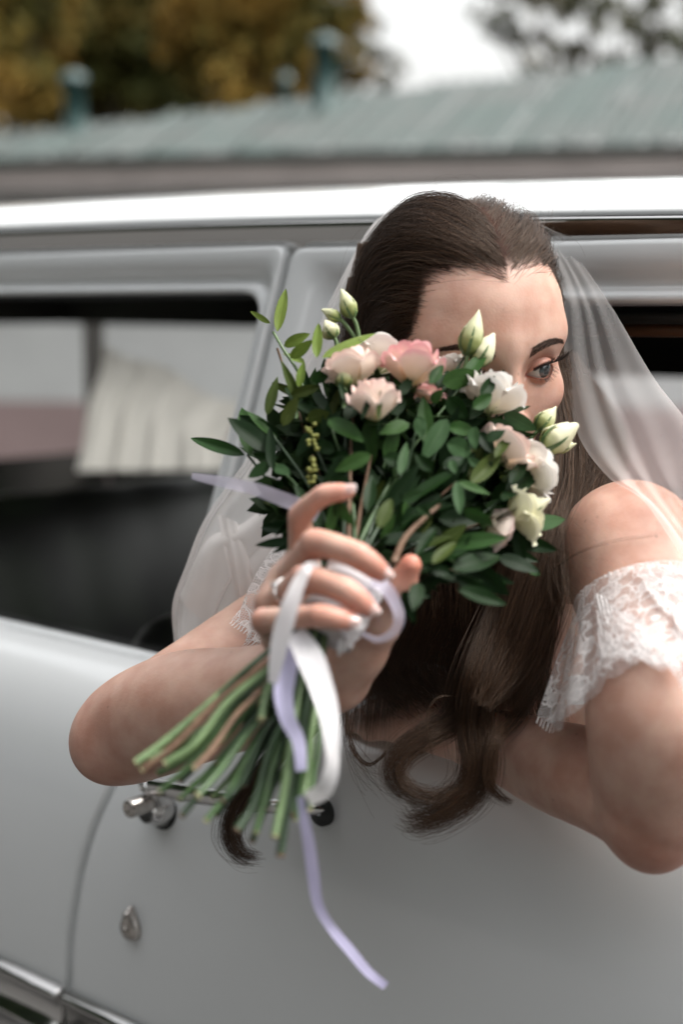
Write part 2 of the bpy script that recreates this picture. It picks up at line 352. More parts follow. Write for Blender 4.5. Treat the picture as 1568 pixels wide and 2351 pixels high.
# rubber seal and rear side glass
def bead(name, path, off, rad, parent, m_):
    q = MB(); q.tube(gh(path[:, 0], path[:, 1], off), rad, 8); q.build(name, m_, parent)
bead('window_seal', inner, -.031, .0042, rear_panel, M['rubber'])
mg = bpy.data.materials.new('side_glass'); mg.use_nodes = True; n = mg.node_tree; n.nodes.clear()
o_ = n.nodes.new('ShaderNodeOutputMaterial'); mx = n.nodes.new('ShaderNodeMixShader'); tr = n.nodes.new('ShaderNodeBsdfTransparent'); gs = n.nodes.new('ShaderNodeBsdfGlossy'); fr = n.nodes.new('ShaderNodeFresnel')
tr.inputs[0].default_value = (.92, .94, .93, 1); gs.inputs['Roughness'].default_value = .02; fr.inputs['IOR'].default_value = 1.5
n.links.new(fr.outputs[0], mx.inputs[0]); n.links.new(tr.outputs[0], mx.inputs[1]); n.links.new(gs.outputs[0], mx.inputs[2]); n.links.new(mx.outputs[0], o_.inputs[0])
M['glass'] = mg
gi = inner.copy(); pts = [gh(q[0], q[1], -.034) for q in gi]+[gh(-2.3, 1.0, -.034)]
mesh('side_glass', pts, [list(range(len(pts)))[::-1]], mg, rear_panel, smooth=False)
# roof, drip rail
s = np.linspace(-2.3, 1.25, 60)
rp = spline(np.array([(-.139, 1.443), (-.1385, 1.446), (-.143, 1.4515), (-.152, 1.459), (-.170, 1.4665), (-.20, 1.4755), (-.28, 1.488), (-.5, 1.505), (-.8, 1.51), (-1.1, 1.505), (-1.32, 1.488), (-1.4, 1.47), (-1.44, 1.447), (-1.455, 1.43)]), 70)
shrink = 1-.14*np.clip((s+.5), 0, 2)
g = np.stack([W(s, t+0*s, 1.443+(z-1.443)*shrink+bow(s)) for t, z in rp]); MB().grid(g).build('roof', M['paint'], car)
dr = [(-.155, 1.442), (-.133, 1.442), (-.1305, 1.439), (-.1322, 1.432), (-.1365, 1.422), (-.141, 1.412), (-.142, 1.4055), (-.139, 1.4015), (-.145, 1.399), (-.17, 1.399)]
g = np.stack([W(s, np.full_like(s, t), z+bow(s)*1.0) for t, z in spline(np.array(dr), 40)]); MB().grid(g).build('drip_rail', M['chrome'], car)
# inside: headlining, floor, far side with window openings, seats
def mir(t): return -1.594-t
far = MB()
zt2 = np.linspace(.3, 1.003, 12); far.grid(W(np.linspace(-2.3, 1.25, 20)[None, :], mir(np.interp(zt2, PROF[:, 0], PROF[:, 1]))[:, None], zt2[:, None]))
fs = lambda s, z: W(s, mir(-.05-KL*(np.asarray(z)-ZB)), z)
def fbar(s0, z0, s1, z1, s2, z2, s3, z3): far.add(np.array([fs(s0, z0), fs(s1, z1), fs(s2, z2), fs(s3, z3)]), [[0, 1, 2, 3]])
fbar(-2.3, 1.33, -1.4, 1.32, -1.4, 1.46, -2.3, 1.46); fbar(-1.4, 1.235, 1.25, 1.235, 1.25, 1.46, -1.6, 1.46)                    # header
fbar(-.40, 1.0, -.20, 1.0, -.16, 1.34, -.34, 1.34)                      # pillar
fbar(-1.42, 1.0, -1.30, 1.0, -1.28, 1.34, -1.38, 1.34)
far.build('far_side_panel', M['lining'], car)
g = np.stack([W(s, t*.985-.012, (z-.035)+bow(s)) for t, z in rp]); MB().grid(g).build('headlining', M['lining'], car)
q = MB(); q.add(W(np.array([-2.3, 1.25, 1.25, -2.3]), np.array([-.03, -.03, -1.56, -1.56]), np.full(4, .34)), [[0, 1, 2, 3]])
bk = lambda t0, t1, z0, z1: q.add(W(np.full(4, -2.3), np.array([t0, t1, t1, t0]), np.array([z0, z0, z1, z1])), [[0, 1, 2, 3]])
bk(-.02, -1.6, .3, .995); bk(-.02, -1.6, 1.33, 1.53); bk(-.02, -.30, .995, 1.33); bk(-1.53, -1.6, .995, 1.33)
q.build('floor_and_bulkhead', M['lining'], car, smooth=False)
zi = np.linspace(.34, .985, 10)
MB().grid(W(np.linspace(-2.3, 1.25, 30)[None, :], (np.interp(zi, PROF[:, 0], PROF[:, 1])-.055)[:, None], zi[:, None])).build('door_lining', M['leather'], car)
def seat(s0, name):
    root = empty(name, tuple(W(s0, -.8, .34))); root.parent = car; root.location = Vector(W(s0, -.8, .34))-car.location
    def cush(nm, pr, n=16, ripple=.004):
        t = np.linspace(-.10, -1.48, n*4); pr = spline(np.array(pr), 40)
        fade = np.clip(np.minimum(t-t.min(), t.max()-t)/.05, 0, 1)**.5
        rip = ripple*np.abs(np.sin((t+.1)/1.38*np.pi*n/2.0))
        c = pr.mean(0)
        g = np.empty((len(pr), len(t), 3))
        for i, (a, b) in enumerate(pr):
            d = np.array([a, b])-c; d = d/(np.linalg.norm(d)+1e-9)
            g[i] = W(s0+c[0]+(a-c[0])*(.8+.2*fade)+d[0]*rip, t, c[1]+(b-c[1])*(.8+.2*fade)+d[1]*rip)
        MB().grid(g, cu=True).build(nm, M['leather'], root)
    cush('seat_cushion', [(-.05, .40), (.25, .40), (.5, .42), (.53, .5), (.45, .56), (.2, .55), (-.02, .54)])
    cush('seat_back', [(-.10, .50), (.02, .52), (-.02, .75), (-.08, .98), (-.14, 1.02), (-.20, .98), (-.18, .7)])
seat(-1.35, 'rear_seat'); seat(-.32, 'front_seat')
# pale pleated curtain drawn aside at the far rear window
M['curtain'] = mat('pale_curtain', (.80, .76, .72), .85, noise=(30, .12))
cu = empty('curtain', tuple(W(-2.0, -1.42, 1.0)), 'pale pleated curtain drawn aside at the far rear window inside the car', 'curtain')
n_ = 160; g = np.empty((24, n_, 3)); u = np.linspace(0, 1, n_)
for i, v_ in enumerate(np.linspace(0, 1, 24)):
    for k, u_ in enumerate(u):
        tx, ty = 236+332*u_+9*math.sin(9*v_), 792+150*u_**1.1+9*math.sin(11*u_); bx_, by_ = 175+365*u_, 1082-4*u_
        px, py = tx*(1-v_)+bx_*v_-26*math.sin(math.pi*v_)*u_, ty*(1-v_)+by_*v_
        a_ = SP(px, py, -1.40+(.007*math.sin(2*math.pi*4.6*u_+2.2*math.sin(4*u_)+1.4*v_)+.004*math.sin(2*math.pi*9.3*u_+2*v_))*(.5+.5*v_)); g[i, k] = W(*a_)
_b = M['curtain'].node_tree; _p = _b.nodes['Principled BSDF']; _t = _b.nodes.new('ShaderNodeBsdfTranslucent'); _t.inputs[0].default_value = (.80, .76, .70, 1); _m = _b.nodes.new('ShaderNodeMixShader'); _m.inputs[0].default_value = .6
_b.links.new(_p.outputs[0], _m.inputs[1]); _b.links.new(_t.outputs[0], _m.inputs[2]); _b.links.new(_m.outputs[0], _b.nodes['Material Output'].inputs[0])
MB().grid(g).build('drape', M['curtain'], cu)
# chrome waist strip low on the doors: one piece per door
def strip(name, s0, s1, parent):
    pr = np.array([(.030, .676), (.039, .6745), (.0425, .671), (.0425, .6675), (.039, .664), (.036, .655), (.0365, .640), (.040, .634), (.044, .630), (.044, .626), (.040, .621), (.037, .61), (.037, .585), (.041, .578), (.040, .570), (.028, .566)])
    s = np.concatenate([[s0, s0], np.linspace(s0+.003, s1-.003, 20), [s1, s1]]); ins = np.concatenate([[-.012, -.003], np.zeros(20), [-.003, -.012]])
    tt_ = np.interp
    g = np.stack([W(s, t+ins, np.full_like(s, z)) for t, z in pr]); MB().grid(g).build(name, M['chrome'], parent)
strip('chrome_strip', -2.3, float(gap(.67))-.004, rear_panel)
strip('chrome_strip', float(gap(.67))+.004, 1.25, front_door)
# door handle: cup, push button, blade, gaskets
def sz(px, py, t): a = SP(px, py, t); return np.array(W(a[0], a[1], a[2]))
hd = empty('door_handle', (0, 0, 0)); hd.parent = front_door; hb = sz(372, 1850, .03); hd.location = Vector(hb)-car.location
X_, Y_, Z_ = CE, CN, np.array([0, 0, 1.])
def disc(c, axis, prof_, k=28, sx=1.0, sz_=1.0):
    a = np.cross(axis, Z_); a /= np.linalg.norm(a); b = np.cross(a, axis); th = np.linspace(0, 2*np.pi, k, endpoint=False)
    return np.stack([c+axis*h+(a*np.cos(th)[:, None]*sx+b*np.sin(th)[:, None]*sz_)*r for h, r in prof_])
q = MB(); q.grid(disc(sz(374, 1858, .021), Y_, [(0, .021), (.004, .021), (.006, .017)]), cv=True); q.build('gasket', M['rubber'], hd); q = MB(); q.grid(disc(sz(742, 1862, .016), Y_, [(0, .014), (.005, .0135), (.007, .003)]), cv=True); q.build('gasket', M['rubber'], hd)
q = MB(); q.grid(disc(sz(372, 1850, .024), Y_, [(0, .0185), (.010, .0185), (.016, .016), (.022, .0125), (.024, .012)]), cv=True); q.build('handle_base', M['chrome'], hd)
q = MB(); q.grid(disc(sz(340, 1842, .045), Y_, [(0, .0098), (.024, .0098), (.0265, .0088), (.0275, .0075), (.0268, .004), (.0262, .0005)]), cv=True); q.build('push_button', M['nickel'], hd)
bp = np.array([sz(318, 1800, .045), sz(400, 1815, .052), sz(500, 1833, .052), sz(600, 1848, .046), sz(690, 1857, .034), sz(744, 1860, .022)])
bp = spline(bp, 40); u = np.linspace(0, 1, 40)
hw = np.interp(u, [0, .06, .3, .7, .95, 1], [.002, .009, .0095, .0075, .005, .001])
th = np.linspace(0, 2*np.pi, 20, endpoint=False)
g = bp[:, None]+Z_*(np.sin(th)[None, :, None]*hw[:, None, None])+Y_*(np.cos(th)*np.where(np.cos(th) > 0, .55, .35))[None, :, None]*hw[:, None, None]
MB().grid(g, cv=True).build('lever', M['chrome'], hd)
q = MB(); q.tube(spline([sz(372, 1848, .035), sz(352, 1815, .045), sz(330, 1801, .048)], 8), .0075, 12); q.build('lever_neck', M['chrome'], hd)
# teardrop lock cover
lk = empty('lock_cover', (0, 0, 0)); lk.parent = front_door; lc = sz(305, 2125, .032); lk.location = Vector(lc)-car.location
a = np.linspace(0, 2*np.pi, 40, endpoint=False)
ol = np.stack([np.cos(a)*.0125*np.where(np.sin(a) > 0, 1-.52*np.sin(a)**1.3, 1), np.where(np.sin(a) > 0, np.sin(a)*.0235, np.sin(a)*.0125)], 1)
q = MB(); q.grid(np.stack([lc+X_*(ol[:, :1]*sc)+Z_*((ol[:, 1:]-.004)*sc+.002)+Y_*h for sc, h in ((1.06, 0), (1.06, .003), (1, .0065), (.9, .0085), (.5, .0092), (.02, .0095))]), cv=True); q.build('plate', M['nickel'], lk)
q = MB(); q.grid(disc(lc+Z_*-.004+Y_*.008+X_*-.002, Y_, [(0, .0048), (.003, .0044), (.004, .003), (.003, .001)], sx=.7, sz_=1.1), cv=True); q.grid(disc(lc+Z_*.0145+Y_*.0085, Y_, [(0, .0042), (.003, .0036), (.0042, .0005)]), cv=True)
q.tube(spline([lc+Z_*.018+X_*.004+Y_*.0085, lc+X_*.0035+Y_*.0105+Z_*.004, lc+X_*.004+Y_*.0085-Z_*.012], 8), .0011, 6); q.build('keyhole_flap', M['nickel'], lk)
# ------------------------------------------------------------------ the bride: one continuous body, grown from a distance field
import openvdb as vdb
class SDF:
    def __init__(s, lo, hi, h, far=.06):
        s.lo = np.asarray(lo, float); s.h = h; s.n = np.ceil((np.asarray(hi)-s.lo)/h).astype(int)+1; s.far = far
        s.d = np.full(tuple(s.n), far, np.float32)
    def _sl(s, lo, hi):
        a = np.clip(np.floor((lo-s.lo)/s.h).astype(int), 0, s.n); b = np.clip(np.ceil((hi-s.lo)/s.h).astype(int)+1, 0, s.n)
        if np.any(b <= a): return None, None
        sl = tuple(slice(i, j) for i, j in zip(a, b))
        g = np.meshgrid(*[(s.lo[k]+s.h*np.arange(a[k], b[k])).astype(np.float32) for k in range(3)], indexing='ij', sparse=True)
        return sl, g
    def _mix(s, sl, e, k):
        a = s.d[sl]; hh = np.clip(.5+.5*(e-a)/k, 0, 1); s.d[sl] = np.minimum(s.far, e+(a-e)*hh-k*hh*(1-hh))
    def cone(s, a, b, ra, rb, k=.012):
        a, b = np.asarray(a, float), np.asarray(b, float); m = s.far; r = max(ra, rb)+m*.7
        sl, g = s._sl(np.minimum(a, b)-r, np.maximum(a, b)+r)
        if sl is None: return
        ab = b-a; L2 = ab@ab
        t = np.clip(((g[0]-a[0])*ab[0]+(g[1]-a[1])*ab[1]+(g[2]-a[2])*ab[2])/L2, 0, 1)
        e = np.sqrt((g[0]-a[0]-t*ab[0])**2+(g[1]-a[1]-t*ab[1])**2+(g[2]-a[2]-t*ab[2])**2)-(ra+(rb-ra)*t)
        s._mix(sl, e.astype(np.float32), k)
    def chain(s, pts, r, k=.012, n=0):
        pts = np.asarray(pts, float); r = np.asarray(r, float)
        if n: q = spline(np.column_stack([pts, r]), n); pts, r = q[:, :3], q[:, 3]
        for i in range(len(pts)-1): s.cone(pts[i], pts[i+1], r[i], r[i+1], k)
    def ell(s, c, r, ax=np.eye(3), k=.015):
        c = np.asarray(c, float); r = np.asarray(r, float); m = r.max()+s.far*.7
        sl, g = s._sl(c-m, c+m)
        if sl is None: return
        q = [sum((g[j]-c[j])*ax[i][j] for j in range(3))/r[i] for i in range(3)]
        k0 = np.sqrt(q[0]**2+q[1]**2+q[2]**2); k1 = np.sqrt((q[0]/r[0])**2+(q[1]/r[1])**2+(q[2]/r[2])**2)+1e-6
        s._mix(sl, (k0*(k0-1)/k1).astype(np.float32), k)
    def union(s, o, k=.004):
        s._mix(tuple(slice(0, m) for m in s.n), o.d, k)
    def mesh(s):
        g = vdb.FloatGrid(background=s.far); g.copyFromArray(s.d, tolerance=0.0)
        v, q = g.convertToQuads(0.0)
        return s.lo+v.astype(float)*s.h, q[:, ::-1].astype(int)

shR, elR, wrR = P(845, 1335, 1.33), P(280, 1684, 1.195), P(765, 1545, 1.035)
shL, elL = P(1450, 1258, 1.135), sz(1492, 1872, .056)
wrL = sz(1010, 1668, .004); haL = sz(905, 1648, -.02)
nkB = P(1140, 1235, 1.26)
allp = np.array([shR, elR, wrR, shL, elL, haL, nkB])
lo = allp.min(0)-[.07, .11, .30]; hi = allp.max(0)+[.08, .26, .16]
lo[2] = .72; lo[1] = min(lo[1], P(800, 1400, .86)[1])
# head frame: x to her left, y out of the face, z up
def rotax():
    ya, pi_, ro = R_(21), R_(13), R_(3)
    f0 = np.array([math.sin(ya), -math.cos(ya), 0]); l0 = np.array([math.cos(ya), math.sin(ya), 0]); u0 = np.array([0, 0, 1.])
    f = f0*math.cos(pi_)-u0*math.sin(pi_); u = u0*math.cos(pi_)+f0*math.sin(pi_)
    l = l0*math.cos(ro)+u*math.sin(ro); u = u*math.cos(ro)-l0*math.sin(ro); u = u/np.linalg.norm(u); l = np.cross(u, f)
    return np.array([l, f, u])
HA = rotax(); HS = 1.0
EYE = np.array([.031, .067, 0.0]); ES = 1.06; ER = .0125*ES
HC = P(1243, 852, 1.145) - (EYE+[0, .012, 0])@HA*HS
def HW(p): return HC + (np.asarray(p, float)*HS)@HA          # head frame -> world
def HL(w_): return ((np.asarray(w_)-HC)@HA.T)/HS
B = SDF(lo, hi, .0021)
ch = P(1140, 1450, 1.36)
axT = np.array([(shL-shR)/np.linalg.norm(shL-shR), [0, 0, 0], [0, 0, 0]]); axT[1] = np.cross([0, 0, 1], axT[0]); axT[1] /= np.linalg.norm(axT[1]); axT[2] = np.cross(axT[0], axT[1])
B.ell(ch, (.135, .085, .15), axT, .03); B.ell(P(1160, 1780, 1.50), (.12, .085, .20), axT, .05)
for sg in (-1, 1): B.ell(ch+axT[0]*.062*sg-axT[1]*.055*(1 if axT[1][1] > 0 else -1)-[0, 0, .02], (.058, .05, .055), axT, .03)
B.chain([nkB+[0, .05, -.05], nkB, HW((0, -.02, -.06))], [.055, .05, .052], .03)
B.chain([shR+[0, .005, -.01], nkB+[0, .03, -.02], shL+[0, .01, -.01]], [.042, .038, .042], .03)
for c_ in (shR, shL): B.ell(c_, (.047, .047, .047), np.eye(3), .03)
# her right arm: raised elbow at the left of the picture, forearm coming back under the stems
B.chain([shR, shR+(elR-shR)*.3, shR+(elR-shR)*.6, elR], [.043, .042, .0385, .034], .02, 12)
B.chain([elR, elR+(wrR-elR)*.16+[0, 0, .004], elR+(wrR-elR)*.35+[0, 0, .006], elR+(wrR-elR)*.65, wrR], [.0342, .0378, .0378, .031, .0235], .02, 14)
B.cone(P(238, 1718, 1.185), P(278, 1696, 1.19), .021, .024, .028)
# her left arm: upper arm down to the elbow over the door, forearm along the sill
uL = [shL, P(1500, 1420, 1.085), P(1518, 1640, 1.02), elL+[.006, -.004, .02], elL]
B.chain(uL, [.050, .047, .0455, .0405, .0335], .02, 14)
f1, f2, f3 = sz(1390, 1800, .047), sz(1270, 1758, .032), sz(1140, 1708, .017)
B.chain([elL, f1, f2, f3, wrL], [.0325, .0375, .0355, .0280, .0222], .004, 14)
B.cone(sz(1500, 1930, .058), elL, .0185, .025, .022)
B.chain([wrL, (wrL+haL)/2, haL], [.022, .023, .022], .012)
lf = haL-(wrL-haL)/np.linalg.norm(wrL-haL)*.02
for i, (dy, ln) in enumerate(((.018, .062), (.006, .07), (-.006, .066), (-.018, .052))):
    b0 = haL+CN*dy*.9; dr_ = (haL-wrL)/np.linalg.norm(haL-wrL)
    B.chain([b0, b0+dr_*ln*.45+[0, 0, .004], b0+dr_*ln*.8-[0, 0, .004], b0+dr_*ln-[0, 0, .012]], [.0095, .0085, .0075, .0065], .006)
B.chain([wrL+CN*.012, haL+CN*.034+[0, 0, -.002], haL+CN*.036+(haL-wrL)*.3], [.014, .0105, .0085], .008)
# her right hand round the bouquet handle
HD = .012
def hp(px, py, d): return P(px, py, d)
fing = {
 'index':  ([(694, 1292, .992), (689, 1180, .968), (748, 1134, .955), (800, 1129, .952)], [.0092, .0068, .0057, .0050]),
 'middle': ([(655, 1336, .985), (729, 1243, .935), (831, 1281, .917), (876, 1316, .921)], [.0100, .0083, .0073, .0060]),
 'ring':   ([(628, 1390, .975), (704, 1326, .928), (800, 1359, .910), (846, 1398, .914)], [.0096, .0080, .0071, .0059]),
 'pinky':  ([(640, 1462, .985), (606, 1424, .937), (745, 1414, .906), (802, 1428, .908)], [.0090, .0074, .0065, .0051]),
}
pw = np.concatenate([[wrR], PP([(800, 1470, 1.015)])])
for nm in fing:
    q = PP(fing[nm][0]); B.chain([wrR, q[0]], [.020, .0112], .014)
for a_, b_ in (('index', 'middle'), ('middle', 'ring'), ('ring', 'pinky')): B.cone(P(*fing[a_][0][0]), P(*fing[b_][0][0]), .0105, .0105, .008)
th_ = PP([(795, 1510, 1.02), (872, 1432, .990), (915, 1350, .972), (943, 1297, .962)])
B.ell(P(838, 1478, 1.005), (.017, .017, .024), np.eye(3), .02)
B.chain(th_, [.018, .0125, .0094, .0077], .012); B.cone(wrR, th_[0], .021, .019, .012)
Fg = []
for nm in fing:
    pts, rr = fing[nm]; q = PP(pts)
    H_ = SDF(B.lo, B.lo+B.h*(B.n-1), B.h); H_.n = B.n
    lo_i = q.min(0)-.03; hi_i = q.max(0)+.03
    a = np.floor((lo_i-B.lo)/B.h).astype(int); b = np.ceil((hi_i-B.lo)/B.h).astype(int)+1
    a = np.clip(a, 0, B.n); b = np.clip(b, 0, B.n)
    sub = SDF(B.lo+B.h*a, B.lo+B.h*(b-1), B.h); sub.n = b-a; sub.d = np.full(tuple(b-a), sub.far, np.float32)
    qq = spline(np.column_stack([q, rr]), 13)          # a little fuller at the joints, rounded bends
    fat = 1+.08*np.exp(-((np.linspace(0, 3, 13)-1)/.18)**2)+.07*np.exp(-((np.linspace(0, 3, 13)-2)/.18)**2)
    mixp = .3*qq[:, :3]+.7*np.stack([np.interp(np.linspace(0, 3, 13), [0, 1, 2, 3], q[:, k]) for k in range(3)], 1)
    sub.chain(mixp, qq[:, 3]*fat, .004)
    sl = tuple(slice(i, j) for i, j in zip(a, b)); B._mix(sl, sub.d, .0028)
bv, bf = B.mesh()
# drop stray islands inside and smooth the voxel steps once
def smooth(v, f, it=2, lam=.5):
    e = np.vstack([f[:, [0, 1]], f[:, [1, 2]], f[:, [2, 3]], f[:, [3, 0]]]); n = len(v)
    for _ in range(it):
        s = np.zeros_like(v); c = np.zeros(n)
        for k in range(3): s[:, k] = np.bincount(e[:, 0], v[e[:, 1], k], n)+np.bincount(e[:, 1], v[e[:, 0], k], n)
        c = np.bincount(e[:, 0], minlength=n)+np.bincount(e[:, 1], minlength=n)
        v = v+(s/np.maximum(c, 1)[:, None]-v)*lam
    return v
bv = smooth(bv, bf, 3, .5)

# ---- head: a face surface traced along rays, finest round the eye that shows
def sstep(a, b, x): t = np.clip((x-a)/(b-a), 0, 1); return t*t*(3-2*t)
def sm(a, b, k): h = np.clip(.5+.5*(b-a)/k, 0, 1); return b+(a-b)*h-k*h*(1-h)
def ell(p, c, r):
    q = (p-c)/r; k0 = np.linalg.norm(q, axis=1); k1 = np.linalg.norm(q/r, axis=1)+1e-9; return k0*(k0-1)/k1
def cone(p, a, b, ra, rb):
    a, b = np.array(a), np.array(b); ab = b-a; t = np.clip((p-a)@ab/(ab@ab), 0, 1); return np.linalg.norm(p-a-t[:, None]*ab, axis=1)-(ra+(rb-ra)*t)
def head_sdf(p):
    d = ell(p, np.array([0, -.014, .038]), np.array([.0740, .0900, .083]))
    d = sm(d, ell(p, np.array([0, .026, .040]), np.array([.0665, .053, .046])), .02)
    d = sm(d, ell(p, np.array([0, .024, -.022]), np.array([.0625, .0625, .086])), .03)
    d = sm(d, ell(p, np.array([0, .060, -.096]), np.array([.024, .026, .020])), .03)
    q = p.copy(); q[:, 0] = np.abs(q[:, 0])
    d = sm(d, cone(q, (.046, .000, -.060), (.022, .055, -.092), .018, .016), .025)
    d = sm(d, ell(q, np.array([.0445, .048, -.026]), np.array([.022, .020, .018])), .022)
    d = sm(d, cone(q, (0, .0772, .0225), (.052, .052, .024), .0085, .009), .02)
    d = sm(d, cone(p, (0, .080, .012), (0, .0985, -.036), .0058, .0088), .014)
    d = sm(d, cone(p, (0, .0985, -.036), (0, .096, -.041), .0092, .0075), .006)
    d = sm(d, ell(q, np.array([.0125, .0855, -.0425]), np.array([.0068, .0095, .0068])), .008)
    d = sm(d, cone(q, (0, .0845, -.0635), (.020, .0755, -.0665), .0058, .0022), .005)
    d = sm(d, cone(q, (0, .0835, -.0725), (.018, .0755, -.0675), .0062, .0022), .005)
    # eye sockets
    s = ell(q, np.array([.0315, .094, .0005]), np.array([.0195, .0200, .0135]))
    k = .012; h = np.clip(.5-.5*(d+s)/k, 0, 1); d = d+(-s-d)*h+k*h*(1-h)
    return d
pole = EYE+[0, .012, 0]; pole = pole/np.linalg.norm(pole)
t1 = np.cross([0, 0, 1.], pole); t1 /= np.linalg.norm(t1); t2 = np.cross(pole, t1)
th_r = [0.0]; st = .0035
while th_r[-1] < math.pi-.02: th_r.append(th_r[-1]+st); st = min(st*1.014, .016)
th_r = np.array(th_r); NP_ = 360; ph = np.linspace(0, 2*np.pi, NP_, endpoint=False)
dirs = (np.cos(th_r)[:, None, None]*pole+np.sin(th_r)[:, None, None]*(np.cos(ph)[None, :, None]*t1+np.sin(ph)[None, :, None]*t2)).reshape(-1, 3)
rad = np.full(len(dirs), .17)
for _ in range(60): rad -= .7*head_sdf(dirs*rad[:, None])
hv = dirs*rad[:, None]
col = np.ones((len(hv), 3))
TILT = R_(14)
def lids(u):      # almond: upper and lower lid height at lateral position u (eye frame, +u outwards)
    x = np.clip((u+.0132)/(.0272), 0, 1)
    up = .0056*np.sin(np.pi*x**.85)**.75; lowr = -.0056*np.sin(np.pi*x**1.15)**.85
    return np.where((u > -.0132) & (u < .014), up, -1), np.where((u > -.0132) & (u < .014), lowr, 1)
def eye_frame(p, sg):
    E_ = EYE*[sg, 1, 1]; q = (p-E_)/ES; u = q[:, 0]*sg; w_ = q[:, 1]; v_ = q[:, 2]
    # turn the almond outwards a little with the face and tilt it
    a = R_(14); u, w_ = u*math.cos(a)-w_*math.sin(a), u*math.sin(a)+w_*math.cos(a)
    u2 = u*math.cos(TILT)+v_*math.sin(TILT); v2 = -u*math.sin(TILT)+v_*math.cos(TILT)
    return u2, v2, w_
def eye_unframe(u2, v2, w_, sg):
    u = u2*math.cos(TILT)-v2*math.sin(TILT); v_ = u2*math.sin(TILT)+v2*math.cos(TILT); a = -R_(14)
    u, w_ = u*math.cos(a)-w_*math.sin(a), u*math.sin(a)+w_*math.cos(a)
    return np.stack([u*sg, w_, v_], 1)*ES+EYE*[sg, 1, 1]
for sg in (1, -1):
    u, v_, w_ = eye_frame(hv, sg)
    near = (np.hypot(u, v_) < .030) & (w_ > 0)
    un, vn, wn = u[near], v_[near], w_[near]
    up, lw = lids(un)
    ins = (vn < up) & (vn > lw)
    r2 = un**2+vn**2
    RL = .0141
    lid = np.sqrt(np.maximum(RL**2-r2*.92, 0))
    k = .0022; h = np.clip(.5+.5*(lid-wn)/k, 0, 1); mx_ = wn+(lid-wn)*h+k*h*(1-h)
    wn2 = np.where(lid > .004, mx_, wn)
    # crease above the upper lid, slight groove under the lower
    x = np.clip((un+.0132)/.0272, 0, 1); upv = .0056*np.sin(np.pi*x**.85)**.75
    cre = upv+.0042*np.sin(np.pi*np.clip((un+.017)/.036, 0, 1))
    wn2 -= .0016*np.exp(-((vn-cre)/.0011)**2)*(np.abs(un) < .018)
    lwv = -.0056*np.sin(np.pi*x**1.15)**.85
    wn2 -= .0006*np.exp(-((vn-(lwv-.0055))/.0018)**2)*(np.abs(un) < .015)
    wn2 = np.where(ins, np.sqrt(np.maximum(.0112**2-r2, 1e-7))*.97, wn2)
    hv[near] = eye_unframe(un, vn, wn2, sg)
    c = np.ones((near.sum(), 3))
    def blend(a, m_): return c*(1-m_[:, None])+np.array(a)*m_[:, None]
    c = blend((.62, .42, .38), .75*np.exp(-((vn-(upv+.0035))/.0042)**2)*np.exp(-(un/.018)**2))       # brown shadow on the lid
    c = blend((.72, .45, .40), .5*np.exp(-((vn-(lwv-.0028))/.0028)**2)*np.exp(-(un/.014)**2))
    c = blend((.03, .02, .02), np.clip(1.15-np.abs(vn-upv-.0005)/.0012, 0, 1)*(un > -.009)*(un < .016)*(vn > upv-.0004))  # liner
    c = blend((.35, .18, .15), .8*np.clip(1.2-np.abs(vn-lwv+.0004)/.0009, 0, 1)*(np.abs(un) < .013))
    c = blend((.55, .22, .18), np.exp(-((un+.0135)**2+(vn)**2)/.0022**2))
    col[near] *= c
# cheeks and lips a little pinker, scalp under the hair dark brown
col *= 1-np.array([0, .10, .10])*(np.exp(-(((np.abs(hv[:, 0])-.045)/.018)**2+((hv[:, 2]+.035)/.018)**2))*(hv[:, 1] > 0))[:, None]
lip = np.exp(-(((hv[:, 2]+.068)/.007)**2+(hv[:, 0]/.02)**2)**2)*(hv[:, 1] > .06); col = col*(1-lip[:, None])+np.array([.75, .40, .40])*lip[:, None]
def hairline(p):
    """>0 inside the hair: signed measure in metres, head frame"""
    x = np.abs(p[:, 0]); y, z = p[:, 1], p[:, 2]
    zl = np.interp(x, [0, .004, .012, .030, .045, .052, .058, .063, .068, .075], [.0745, .0775, .081, .081, .077, .070, .0625, .048, .029, -.04])
    zl = zl+.0012*np.sin(p[:, 0]*900)*np.sin(p[:, 0]*370+1)
    front = z-zl
    side = np.where(z < .079, np.interp(z, [-.05, -.02, .01, .03, .0487, .0635, .08], [-.004, .012, .034, .0436, .0476, .0450, .042])-y, 1)
    return np.maximum(np.where(y > -.0, front, 1), np.clip(side, -1, .05)-np.clip((.0575-x)*2.5, 0, 1))
hl = hairline(hv)
m_ = sstep(-.002, .014, hl)[:, None]
col = col*(1-m_)+np.array([.055, .034, .026])*m_
hf = gridf(len(th_r), NP_, False, True)[:, ::-1]
hvw = HW(hv)
# redness at elbows, knuckles and finger ends is the skin's own colour
bc = np.ones((len(bv), 3))
def blush(c, r, amt, tint=(1, .70, .66)):
    m_ = amt*np.exp(-(np.linalg.norm(bv-c, axis=1)/r)**2); bc[:] = bc*(1-m_[:, None])+bc*np.array(tint)*m_[:, None]
blush(P(205, 1735, 1.16), .045, .4, (1, .70, .64)); blush(sz(1510, 1950, .07), .05, .45, (1, .66, .60)); blush(shL+[0, -.04, .03], .05, .25)
for nm in fing:
    for i, a_ in ((1, .35), (2, .3), (3, .75)): blush(P(*fing[nm][0][i]), .013, a_, (1, .66, .62))
blush(P(943, 1297, .955), .022, .8, (1, .60, .52))
bo = bv; allv = np.vstack([bv, hvw]); allf = np.vstack([bf, hf+len(bv)])
bride = empty('person', tuple(ch*np.array([1, 1, 0])+[0, 0, .45]), 'bride with long brown hair leaning out of the car window behind a bouquet', 'person')

